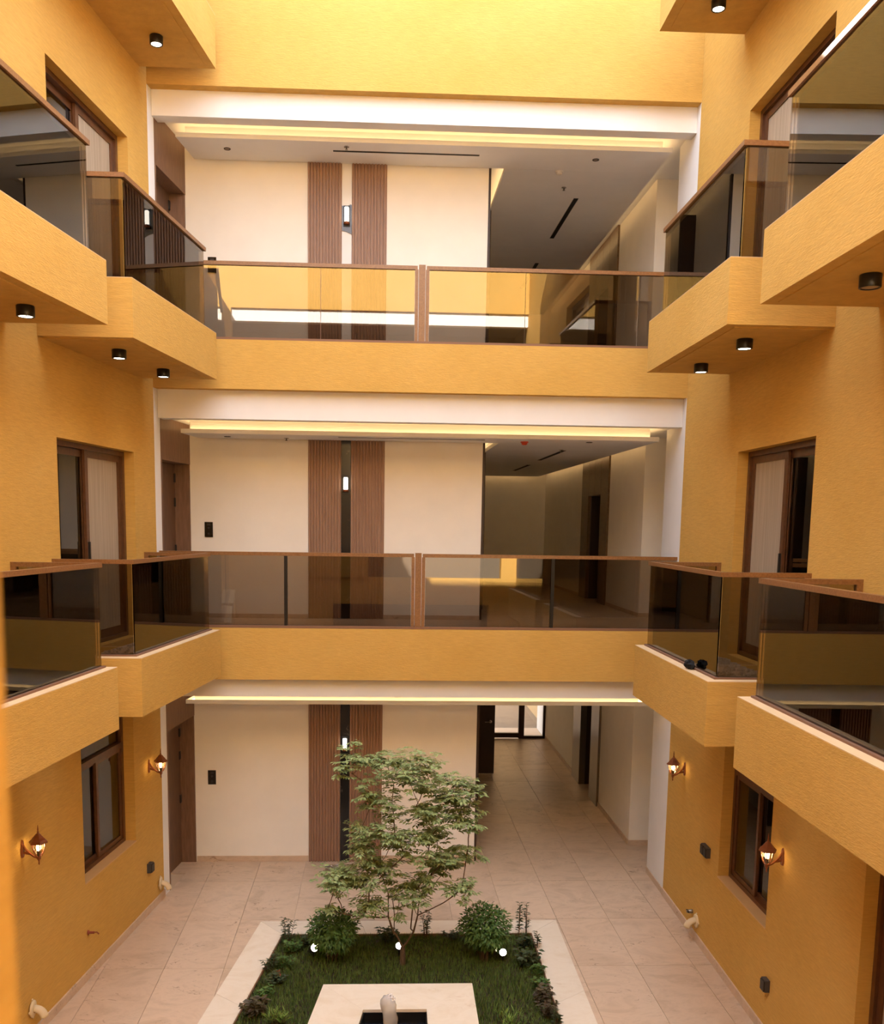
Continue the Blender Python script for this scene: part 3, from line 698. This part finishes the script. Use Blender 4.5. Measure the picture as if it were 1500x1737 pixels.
spout('R', -1.435, .25, 'cream drain spout at the foot of the right wall')
def outlet(sd, y, z, n, label):
    P = WPT[sd]; t = thing('socket_box', label, 'socket', P(y,0)+(z-.055,), 'grey weatherproof sockets on the courtyard walls')
    for j in range(n):
        yy = y-(j-(n-1)/2)*.105
        build('body', MB().side(sd, yy-.05, yy+.05, 0, .05, z-.06, z+.06), 'grey_plastic', t)
        build('lid', MB().side(sd, yy-.044, yy+.044, .05, .062, z-.054, z+.05), 'dark_metal', t)
outlet('L', -.524, .60, 1, 'grey weatherproof socket on the left wall by the door')
outlet('R', -1.69, 1.225, 2, 'double grey socket on the right wall beside the window')
outlet('R', -3.607, .54, 1, 'single grey socket low on the right wall')
px, py = WPT['L'](-2.277,0)
t = thing('wall_tap', 'small copper pipe stub and tap low on the left wall', 'tap', (px,py,.50))
build('body', MB().lathe([(.026,0),(.026,.012),(.014,.014),(.014,.07)], (px,py,.52), (1,0,0), 14), 'terracotta', t)
build('spout', MB().tube([(px+.05,py,.52),(px+.09,py+.02,.515),(px+.11,py+.03,.49)], .009, 8), 'copper', t)
px, py = WPT['R'](-1.27,0)
t = thing('pipe_valve', 'small grey capped pipe valve above the right drain spout', 'valve', (px,py,.28))
build('body', MB().lathe([(.024,0),(.024,.05),(.016,.055),(.016,.075)], (px,py,.30), (-1,0,0), 14), 'steel', t)
build('handle', MB().box(px-.07, px-.055, py-.035, py+.035, .295, .315), 'dark_metal', t)

# ------------------------------------------------------------------ planter, fountain
CT = .035
def pL(y, o): return (wl(y,o), y)
def pR(y, o): return (wr(y,o), y)
cb = thing('planter_curb', 'mitred pale limestone curb around the lawn', 'curb', (.1,-1.1,0))
def stones(pts_out, pts_in, n, nm='curb_stone'):
    for i2 in range(n):
        a, b = i2/n, (i2+1)/n; gg = .002
        lp = lambda p, q, u: (p[0]+(q[0]-p[0])*u, p[1]+(q[1]-p[1])*u)
        u0, u1 = a+(.0004 if i2 else 0), b
        poly = [lp(pts_out[0],pts_out[1],u0), lp(pts_out[0],pts_out[1],u1), lp(pts_in[0],pts_in[1],u1), lp(pts_in[0],pts_in[1],u0)]
        if sum((poly[q][0]*poly[(q+1)%4][1]-poly[(q+1)%4][0]*poly[q][1]) for q in range(4)) < 0: poly = poly[::-1]
        build(nm, MB().prism(poly, -.05, CT), 'limestone', cb)
stones((pL(PB0,OL),pR(PB0,ORR)), (pL(PB1,IL),pR(PB1,IR)), 3)
stones((pL(PB0-.003,OL),pL(PN,OL)), (pL(PB1-.003,IL),pL(PN,IL)), 4)
stones((pR(PB0-.003,ORR),pR(PN,ORR)), (pR(PB1-.003,IR),pR(PN,IR)), 4)
build('liner', MB().side('L', PN, PB1-.012, IL, IL+.012, -.05, CT-.006).side('R', PN, PB1-.012, IR, IR+.012, -.05, CT-.006).box(pL(PB1,IL)[0], pR(PB1,IR)[0], PB1-.012, PB1, -.05, CT-.006), 'stone_brown', cb)
struct('floor_soil', MB().prism([pL(PN,IL+.012),pR(PN,IR+.012),pR(PB1-.013,IR+.012),pL(PB1-.013,IL+.012)], -.10, -.004), 'soil', 'dark soil bed inside the planter curb', 'soil')
FT = .30
FO = [pL(-3.06,0)[0], 0]
def fx(side, y): return -.801+TL*(y+3.06) if side == 'L' else .729-TR*(y+3.06)
# grass blades
def inside_f(x, y): return y < -3.05 and fx('L',y)-.01 < x < fx('R',y)+.01 and y > -4.9
gm = MB(); GV = []; GF = []
for q in range(52000):
    y = PB1-.02-R.random()*(3.1); xa_, xb_ = pL(y,IL+.02)[0], pR(y,IR+.02)[0]
    x = xa_+(xb_-xa_)*R.random()
    if inside_f(x,y): continue
    pn = math.sin(x*5.1+1.3)*math.sin(y*4.3)+.6*math.sin(x*11+y*7)
    hgt = (.035+.035*R.random())*(1.0+.22*pn); a = R.random()*6.283; le = .02+.02*R.random(); wd = .0035
    ca, sa = math.cos(a), math.sin(a); n0 = len(GV)
    GV += [(x-sa*wd,y+ca*wd,-.006),(x+sa*wd,y-ca*wd,-.006),(x+ca*le,y+sa*le,hgt)]; GF.append([n0,n0+1,n0+2])
gm.v = GV; gm.f = GF; gm.sm = [False]*len(GF)
tag(build('lawn_grass', gm, 'grass'), 'short green lawn grass filling the planter', 'grass', None, 'stuff')

# fountain
YN = -4.85; HB, HN = -3.575, -4.30
hx = lambda s_, y: (-.388+TL*(y+3.58)) if s_ == 'L' else (.232-TR*(y+3.58))
ft = thing('fountain', 'low square limestone fountain with dark basin and water jet', 'fountain', (-.08,-3.9,0))
build('body', MB().prism([(fx('L',YN)+.02,YN+.02),(fx('R',YN)-.02,YN+.02),(fx('R',-3.08)-.02,-3.08),(fx('L',-3.08)+.02,-3.08)], -.01, .02)
      .prism([(fx('L',YN)+.02,YN+.02),(hx('L',YN)-.03,YN+.02),(hx('L',-3.08)-.03,-3.08),(fx('L',-3.08)+.02,-3.08)], .02, FT-.03)
      .prism([(hx('R',YN)+.03,YN+.02),(fx('R',YN)-.02,YN+.02),(fx('R',-3.08)-.02,-3.08),(hx('R',-3.08)+.03,-3.08)], .02, FT-.03)
      .prism([(hx('L',HB)-.03,HB+.03),(hx('R',HB)+.03,HB+.03),(hx('R',-3.08)+.03,-3.08),(hx('L',-3.08)-.03,-3.08)], .02, FT-.03)
      .prism([(hx('L',YN)-.03,YN+.02),(hx('R',YN)+.03,YN+.02),(hx('R',HN)+.03,HN-.03),(hx('L',HN)-.03,HN-.03)], .02, FT-.03), 'limestone', ft)
yo = -3.06
oc = [(fx('L',yo),yo),(fx('R',yo),yo),(fx('R',YN),YN),(fx('L',YN),YN)]; ic = [(hx('L',HB),HB),(hx('R',HB),HB),(hx('R',HN),HN),(hx('L',HN),HN)]
for q in range(4):
    p0, p1, i1, i0 = oc[q], oc[(q+1)%4], ic[(q+1)%4], ic[q]
    c_ = ((p0[0]+p1[0]+i0[0]+i1[0])/4, (p0[1]+p1[1]+i0[1]+i1[1])/4)
    poly = [(c_[0]+(p[0]-c_[0])*.999, c_[1]+(p[1]-c_[1])*.999) for p in (p0,i0,i1,p1)]
    build('coping_slab', MB().prism(poly, FT-.03, FT), 'limestone', ft)
build('basin_lining', MB().prism([ic[3],ic[2],(ic[2][0],HN+.01),(ic[3][0],HN+.01)], .02, FT-.03).prism([(ic[0][0],HB-.01),(ic[1][0],HB-.01),ic[1],ic[0]], .02, FT-.03)
      .prism([(hx('L',HN),HN+.01),(hx('L',HN)+.01,HN+.01),(hx('L',HB)+.01,HB-.01),(hx('L',HB),HB-.01)], .02, FT-.03).prism([(hx('R',HN)-.01,HN+.01),(hx('R',HN),HN+.01),(hx('R',HB),HB-.01),(hx('R',HB)-.01,HB-.01)], .02, FT-.03), 'black', ft)
build('basin_water', MB().prism([(hx('L',HN)+.01,HN+.01),(hx('R',HN)-.01,HN+.01),(hx('R',HB)-.01,HB-.01),(hx('L',HB)+.01,HB-.01)], .02, .17), 'pool_water', ft)
# water jet: lumpy column with foam crown
JX, JY = -.145, -3.86
vs = []; fs = []; sg = 18; rows = 26; z0_, z1_ = .16, .60
for i2 in range(rows+1):
    u = i2/rows; zq = z0_+(z1_-z0_)*u
    r_ = .060+.012*u if u < .8 else .0696*math.sqrt(max(0,1-((u-.8)/.2)**2))+.002
    if u < .25: r_ *= .85+.6*u
    for j in range(sg):
        th = 6.2832*j/sg
        rr = r_*(1+.13*math.sin(3*th+u*5)+.08*math.sin(5*th-u*11)+.06*(R.random()-.5))
        vs.append((JX+rr*math.cos(th)-.01*u*0+.012*math.sin(u*4), JY+rr*math.sin(th), zq))
for i2 in range(rows):
    for j in range(sg): fs.append((i2*sg+j,i2*sg+(j+1)%sg,(i2+1)*sg+(j+1)%sg,(i2+1)*sg+j))
build('water_jet', MB().add(vs, fs, True), 'water', ft)
fm = MB()
for q in range(46):
    a, e_ = R.random()*6.283, R.random(); rr = .048*math.sqrt(R.random())
    fm.lathe([(.001,-.011),(.010,-.005),(.011,.004),(.001,.011)], (JX+.01+rr*math.cos(a), JY+rr*math.sin(a), .555+.05*(1-(rr/.05)**2)*e_), (0,0,1), 7)
build('foam_crown', fm, 'foam', ft)

# ------------------------------------------------------------------ tree
def leaflet(V, Fc, p, d, nrm, L, Wd):
    d = d.normalized(); s_ = d.cross(nrm); s_ = s_.normalized() if s_.length > 1e-6 else d.orthogonal().normalized()
    n0 = len(V); m_ = p+d*L*.45
    V += [p, m_+s_*Wd, p+d*L-Vector((0,0,L*.18)), m_-s_*Wd]; Fc.append([n0,n0+1,n0+2,n0+3])
TX, TY = .04, -2.02
def zpt(x, z, dy=0): return Vector((x, -2.0+dy, z))
clus = [(-0.534, 2.432), (-0.609, 2.308), (-0.414, 2.386), (-0.308, 2.294), (-0.382, 2.139), (-0.351, 1.968), (-0.32, 1.811), (-0.258, 1.686), (-0.53, 1.592), (-0.409, 1.529), (-0.454, 1.387), (-0.332, 1.355), (-0.143, 2.371), (-0.053, 2.402), (-0.142, 2.248), (-0.08, 2.108), (-0.124, 1.968), (-0.077, 1.796), (-0.136, 1.655), (-0.014, 1.56), (-0.073, 1.418), (0.05, 1.37), (0.188, 2.449), (0.265, 2.357), (0.099, 2.31), (0.191, 2.202), (0.297, 2.233), (0.117, 2.046), (0.254, 2.062), (0.165, 1.906), (0.303, 1.843), (0.259, 1.717), (0.35, 1.717), (0.169, 1.623), (0.322, 1.576), (0.384, 1.497), (0.431, 1.417), (0.31, 1.37), (0.45, 2.109), (0.587, 2.14), (0.528, 2.031), (0.62, 1.968), (0.454, 1.906), (0.725, 2.078), (0.794, 2.062), (0.623, 1.827), (0.76, 1.827), (0.471, 1.765), (0.686, 1.717), (0.763, 1.686), (0.753, 1.417), (0.74, 1.337), (0.873, 1.234), (0.464, 1.322), (0.602, 1.306), (0.543, 1.163), (0.421, 1.115), (0.329, 1.083), (0.238, 1.02), (0.667, 1.146), (0.684, 1.05), (0.624, 0.954), (0.085, 0.956), (0.148, 0.876), (0.009, 0.941), (-0.132, 1.196), (-0.223, 1.165), (-0.346, 1.197), (-0.635, 1.118), (-0.696, 1.086), (-0.558, 0.99), (-0.604, 1.038), (-0.452, 1.102), (-0.314, 1.037), (-0.756, 0.831), (-0.802, 0.784), (-0.373, 0.766), (-0.266, 0.749), (0.011, 0.7), (-0.018, 0.603), (-0.403, 0.653), (0.319, 0.763), (-0.818, 1.198)]   # (x, height) of the leaf sprays
sparse = {(0.011, 0.7), (-0.818, 1.198), (-0.403, 0.653), (0.873, 1.234), (-0.802, 0.784), (-0.018, 0.603), (0.319, 0.763), (0.74, 1.337), (0.753, 1.417)}
nodes_ = [[Vector((TX,TY,-.02)),-1],[Vector((TX+.003,TY,.10)),0],[Vector((TX,TY+.01,.20)),1]]
def addpath(parent, pts):
    for p_ in pts: nodes_.append([p_,parent]); parent = len(nodes_)-1
    return parent
for path in ([(0.0, 0.295), (-0.086, 0.442), (-0.126, 0.571)], [(0.093, 0.278), (0.161, 0.408), (0.205, 0.602), (0.225, 0.827)], [(-0.062, 0.377), (-0.057, 0.603), (-0.082, 0.797), (-0.006, 0.893)], [(0.131, 0.408), (0.151, 0.651), (0.148, 0.844)], [(-0.127, 0.684), (-0.129, 0.861), (-0.191, 1.021)]):
    start = 2 if path[0][0] in (0.0,0.093) else None
    pts = [zpt(a,b_,R.uniform(-.08,.08)) for a,b_ in path]
    if start is None: start = min(range(2,len(nodes_)), key=lambda q:(nodes_[q][0]-pts[0]).length)
    addpath(start, pts)
cpos = []
for c_ in sorted(clus, key=lambda c:c[1]):
    tgt = zpt(c_[0], c_[1], R.uniform(-.34,.34)); best = None
    for q in range(2,len(nodes_)):
        p_ = nodes_[q][0]; dv = tgt-p_
        if dv.z < -.02 and c_[1] > 0.84: continue
        cost = dv.length+ .8*max(0, math.hypot(dv.x,dv.y)-.9*max(dv.z,0))
        if dv.length > .75: cost += (dv.length-.75)*.4
        if best is None or cost < best[0]: best = (cost,q)
    q = best[1]; p_ = nodes_[q][0]; n_ = max(2,int((tgt-p_).length/.09)); pts = []
    for j in range(1,n_+1):
        u = j/n_; m_ = p_.lerp(tgt,u); m_ += Vector((R.uniform(-.012,.012),R.uniform(-.012,.012),-.05*math.sin(math.pi*u)*(tgt-p_).length)); pts.append(m_)
    pts[-1] = tgt; addpath(q, pts); cpos.append((tgt, pts[-1]-pts[-2], c_ in sparse))
kids = {}
for q in range(len(nodes_)): kids.setdefault(nodes_[q][1],[]).append(q)
rad = [0]*len(nodes_)
for q in range(len(nodes_)-1,-1,-1):
    ch = kids.get(q,[]); rad[q] =   .0034 if not ch else (sum(rad[c_]**2.35 for c_ in ch))**(1/2.35)
rad = [min(.030,r_) for r_ in rad]
for q in (0,1,2): rad[q] = .034-.002*q
tr = thing('courtyard_tree', 'slender multi-stemmed green tree growing from the lawn', 'tree', (TX,TY,0))
tm = MB(); bm_ = MB()
for q in range(1,len(nodes_)):
    pa = nodes_[q][1]; tgtmb = tm if q <= 2 else bm_
    tgtmb.tube([nodes_[pa][0],nodes_[q][0]], [max(rad[q],min(rad[pa],rad[q]*1.25)),rad[q]], 6, cap=False)
build('trunk', tm, 'bark', tr); tag(build('branches', bm_, 'bark', tr), 'thin forking brown branches', kind='stuff')
LV = []; LF = []
for pos, dr, sp_ in cpos:
    for q in range(5 if sp_ else 17):
        base = pos+Vector((R.gauss(0,.055),R.gauss(0,.06),R.gauss(0,.045)))*(0.5 if sp_ else 1)
        a = R.random()*6.283; d = Vector((math.cos(a),math.sin(a),R.uniform(-.15,.45))).normalized()
        ln = R.uniform(.08,.14); s_ = d.cross(Vector((0,0,1))).normalized(); nn = 4
        for j in range(nn):
            p_ = base+d*ln*(j+.6)/nn-Vector((0,0,.02*(j/nn)**2))
            for sg_ in (-1,1):
                leaflet(LV, LF, p_, d*.55+s_*sg_+Vector((0,0,R.uniform(-.35,.1))), Vector((R.uniform(-.3,.3),R.uniform(-.3,.3),1)), R.uniform(.05,.078), .0165)
        leaflet(LV, LF, base+d*ln, d-Vector((0,0,.3)), Vector((0,0,1)), .065, .015)
fo = MB(); fo.v = [tuple(p_) for p_ in LV]; fo.f = LF; fo.sm = [False]*len(LF)
tag(build('foliage', fo, 'leaf_tree', tr), 'grey green feathery leaves', kind='stuff')

# ------------------------------------------------------------------ clipped bushes
def bush(x, y, r_, z0, z1, label):
    t = thing('round_bush', label, 'bush', (x,y,0), 'round clipped bushes on the lawn')
    sm_ = MB()
    for q in range(16):
        a = R.random()*6.283; rr = R.uniform(.02,.16)
        sm_.tube([(x+.04*math.cos(a),y+.04*math.sin(a),-.01),(x+rr*.7*math.cos(a),y+rr*.7*math.sin(a),z0+.05),(x+rr*1.4*math.cos(a),y+rr*1.4*math.sin(a),z0+.22)], [.006,.005,.003], 5)
    tag(build('stems', sm_, 'bark', t), 'thin brown stems', kind='stuff')
    V = []; Fc = []; zc = (z0+z1)/2+.02; hz = (z1-z0)/2
    for q in range(2700):
        th = R.random()*6.283; cz = R.uniform(-1,1); rr = (R.random()**.35)
        lump = 1+.05*math.sin(3*th+cz*3)+.04*math.sin(7*th)
        sr_ = math.sqrt(1-cz*cz); n_ = Vector((sr_*math.cos(th),sr_*math.sin(th),cz))
        p_ = Vector((x+r_*rr*lump*n_.x, y+r_*rr*lump*n_.y, zc+hz*rr*lump*n_.z))
        d = (n_*.7+Vector((R.gauss(0,.5),R.gauss(0,.5),R.gauss(-.25,.4))))
        leaflet(V, Fc, p_, d, n_+Vector((R.gauss(0,.3),R.gauss(0,.3),.6)), R.uniform(.04,.065), .012)
    mb = MB(); mb.v = [tuple(p_) for p_ in V]; mb.f = Fc; mb.sm = [False]*len(Fc)
    tag(build('foliage', mb, 'leaf_bush', t), 'dense dark green leaves', kind='stuff')
bush(-.755, -1.93, .285, .13, .60, 'round dark green bush left of the tree')
bush(.985, -1.95, .29, .15, .66, 'round dark green bush right of the tree')

# ------------------------------------------------------------------ border plants
def plant(x, y, h, spread, nst, kind, mat, label):
    t = thing('border_plant', label, 'plant', (x,y,-.005), 'border plants along the curb')
    sm_ = MB(); V = []; Fc = []
    for q in range(nst):
        a = R.random()*6.283; l_ = R.random()*spread; hh = h*R.uniform(.65,1.0)
        top = Vector((x+l_*math.cos(a), y+l_*math.sin(a), hh)); b0 = Vector((x+.25*l_*math.cos(a), y+.25*l_*math.sin(a), -.008)); mid = b0.lerp(top,.5)+Vector((0,0,.04*hh))
        sm_.tube([b0,mid,top], [.004,.0032,.002], 5)
        nl = {'tall':9,'broad':6,'bushy':9,'blade':5}[kind]
        for j in range(nl):
            uu = (j+1)/nl if kind != 'blade' else R.random(); uu = .25+.75*uu; p_ = b0.lerp(top,uu)
            for s_ in range(2):
                b2 = R.random()*6.283; d = Vector((math.cos(b2),math.sin(b2),{'tall':.25,'broad':.1,'bushy':.3,'blade':1.1}[kind]))
                Ls, Ws = {'tall':(.065,.008),'broad':(.075,.022),'bushy':(.05,.013),'blade':(.11,.005)}[kind]
                leaflet(V, Fc, p_, d, Vector((R.gauss(0,.3),R.gauss(0,.3),1)), Ls*R.uniform(.7,1.15), Ws)
    tag(build('stems', sm_, 'bark', t), 'thin stems', kind='stuff')
    mb = MB(); mb.v = [tuple(p_) for p_ in V]; mb.f = Fc; mb.sm = [False]*len(Fc)
    tag(build('leaves', mb, mat, t), 'small leaves', kind='stuff')
for a in [(-1.316, -1.545, 0.34, 0.1, 7, 'tall', 'leaf_dark', 'tall dark plant at the back left corner of the lawn'),
 (-1.23, -1.732, 0.15, 0.14, 14, 'bushy', 'leaf_bush', 'low green plant in front of the back left corner'),
 (-1.072, -1.548, 0.16, 0.1, 10, 'bushy', 'leaf_dark', 'low dark plant between the left corner and the left bush'),
 (-1.307, -2.127, 0.17, 0.12, 12, 'bushy', 'leaf_bush', 'low leafy plant on the left border, second from the corner'),
 (-1.438, -2.195, 0.22, 0.09, 7, 'tall', 'leaf_dark', 'narrow leaved dark plant leaning over the left curb'),
 (-1.335, -2.495, 0.13, 0.13, 12, 'bushy', 'leaf_dark', 'low dark plant in the middle of the left border'),
 (-1.428, -2.788, 0.12, 0.12, 12, 'bushy', 'leaf_bush', 'low green plant beside the blue scrap'),
 (-1.513, -3.181, 0.24, 0.14, 12, 'broad', 'leaf_purple', 'broad leaved grey green plant near the lower left curb'),
 (-1.249, -3.322, 0.16, 0.16, 16, 'blade', 'leaf_light', 'light green grassy clump at the bottom left of the lawn'),
 (-0.7, -1.263, 0.36, 0.06, 4, 'tall', 'leaf_dark', 'tall thin plant behind the left bush'),
 (-0.107, -1.467, 0.2, 0.14, 12, 'broad', 'leaf_dark', 'broad leaved plant just behind the tree trunk'),
 (0.338, -1.359, 0.4, 0.08, 5, 'tall', 'leaf_dark', 'tall thin plant right of the tree trunk'),
 (0.643, -1.396, 0.12, 0.14, 8, 'bushy', 'leaf_dark', 'low sparse plant left of the right bush'),
 (1.474, -1.358, 0.46, 0.06, 4, 'tall', 'leaf_dark', 'tall thin plant right of the right bush'),
 (1.573, -1.326, 0.5, 0.05, 3, 'tall', 'leaf_dark', 'tallest thin plant at the back right corner'),
 (1.527, -1.617, 0.15, 0.12, 12, 'bushy', 'leaf_dark', 'low dark plant at the back right corner of the lawn'),
 (1.65, -1.681, 0.26, 0.05, 3, 'tall', 'leaf_dark', 'thin sprig leaning over the right curb'),
 (1.478, -2.099, 0.19, 0.15, 14, 'broad', 'leaf_dark', 'broad leaved silvery plant on the right border'),
 (1.53, -2.312, 0.13, 0.1, 10, 'bushy', 'leaf_bush', 'low green plant in the middle of the right border'),
 (1.505, -2.648, 0.13, 0.11, 12, 'bushy', 'leaf_bush', 'low green plant in front of the silvery plant'),
 (1.495, -2.963, 0.2, 0.12, 14, 'broad', 'leaf_purple', 'purple leaved plant on the right border'),
 (1.495, -3.237, 0.18, 0.12, 12, 'bushy', 'leaf_purple', 'dark reddish plant at the lower right border'),
 (1.549, -3.431, 0.24, 0.05, 4, 'tall', 'leaf_dark', 'thin sprig at the lower right curb'),
 (1.065, -3.499, 0.16, 0.17, 16, 'blade', 'leaf_light', 'light green grassy clump at the bottom right of the lawn')]: plant(*a)

# ------------------------------------------------------------------ garden spotlights
def gspot(x, y, aim, label):
    t = thing('garden_spotlight', label, 'spotlight', (x,y,0), 'garden spotlights in the lawn')
    ax = (Vector(aim)-Vector((x,y,.12))).normalized(); c_ = Vector((x,y,.12))
    build('spike', MB().tube([(x,y,-.01),(x,y,.09)], [.006,.010], 8), 'black', t)
    build('housing', MB().lathe([(.02,-.075),(.036,-.07),(.044,-.02),(.046,.03),(.040,.03),(.038,.02)], c_, ax, 18), 'black', t)
    build('lens', MB().lathe([(.039,.024),(.001,.026)], c_, ax, 18), 'garden_on', t)
    ld = bpy.data.lights.new('garden_beam','SPOT'); lo = bpy.data.objects.new('garden_beam', ld); S.collection.objects.link(lo)
    ld.energy = 14; ld.color = (1,.82,.5); ld.spot_size = math.radians(85); ld.spot_blend = .6; ld.shadow_soft_size = .03
    lo.parent = t; lo.location = Vector((0,0,.12))+ax*.05; lo.rotation_euler = ax.to_track_quat('-Z','Y').to_euler()
gspot(-0.982, -1.856, (-.70,-2.35,.55), 'lit garden spotlight by the left bush')
gspot(0.006, -1.811, (.02,-2.6,.75), 'lit garden spotlight at the foot of the tree')
gspot(1.197, -1.978, (1.0,-3.4,.75), 'lit garden spotlight by the right bush')

# ------------------------------------------------------------------ loose bits
def crumple(name, c, sx, sy, sz, mat, label, cat, seed=1, n=7):
    rr = random.Random(seed); mb = MB(); vs = []; m_ = n*2
    for i2 in range(n+1):
        th = math.pi*i2/n
        for j in range(m_):
            ph = 6.2832*j/m_; k_ = rr.uniform(.5,1.15)
            vs.append((c[0]+sx*k_*math.sin(th)*math.cos(ph), c[1]+sy*k_*math.sin(th)*math.sin(ph), max(c[2], c[2]+sz*.5+sz*.6*k_*math.cos(th))))
    fs = [(i2*m_+j,i2*m_+(j+1)%m_,(i2+1)*m_+(j+1)%m_,(i2+1)*m_+j)[::-1] for i2 in range(n) for j in range(m_)]
    mb.add(vs, fs); return tag(build(name, mb, mat), label, cat)
px, py = WPT['R'](-3.36, .868)
crumple('cloth_bundle', (px,py,3.639), .05, .085, .085, 'cloth_black', 'crumpled black bundle on the right balcony ledge', 'cloth', 3)
x, y = -1.46, -2.725; crumple('plastic_scrap', (x,y,.05), .03, .025, .03, 'blue_plastic', 'small blue plastic scrap among the left border plants', 'scrap', 4)
x, y = -1.346, -2.266; crumple('clay_shard', (x,y,-.004), .035, .08, .05, 'terracotta', 'reddish clay lump among the left border plants', 'clay', 5)
x, y = -0.879, 0.949; crumple('plastic_sheet', (x,y,0), .14, .09, .07, 'clear_film', 'crumpled clear plastic sheet at the foot of the back wall', 'plastic', 6, 9)
rb = MB(); rr = random.Random(9)
for q in range(260):
    yy = -3.75+rr.random()**1.3*1.9; oo = rr.uniform(.04,.52); s_ = rr.uniform(.008,.034)*(1.3 if oo < .25 else .8)
    px, py = WPT['R'](yy,oo); zb_ = 3.528
    a = rr.random()*3.14; vs = []
    for dz in (0,1):
        for j in range(5):
            th = a+6.2832*j/5; k_ = rr.uniform(.6,1.1)*(1 if dz == 0 else .7); vs.append((px+s_*k_*math.cos(th), py+s_*k_*math.sin(th), zb_+dz*s_*.9))
    rb.add(vs, [(4,3,2,1,0),(5,6,7,8,9)]+[(j,(j+1)%5,5+(j+1)%5,5+j) for j in range(5)])
tag(build('rubble', rb, 'rubble'), 'broken plaster rubble scattered on the right far balcony floor, middle floor', 'rubble', None, 'stuff')
rb = MB()
for q in range(140):
    yy = -2.6+rr.random()**1.3*1.9; oo = rr.uniform(.04,.5); s_ = rr.uniform(.008,.03)
    px, py = WPT['L'](yy,oo); zb_ = 3.528; a = rr.random()*3.14; vs = []
    for dz in (0,1):
        for j in range(5):
            th = a+6.2832*j/5; k_ = rr.uniform(.6,1.1)*(1 if dz == 0 else .7); vs.append((px+s_*k_*math.cos(th), py+s_*k_*math.sin(th), zb_+dz*s_*.9))
    rb.add(vs, [(4,3,2,1,0),(5,6,7,8,9)]+[(j,(j+1)%5,5+(j+1)%5,5+j) for j in range(5)])
tag(build('rubble', rb, 'rubble'), 'thin scatter of plaster rubble on the left far balcony floor, middle floor', 'rubble', None, 'stuff')
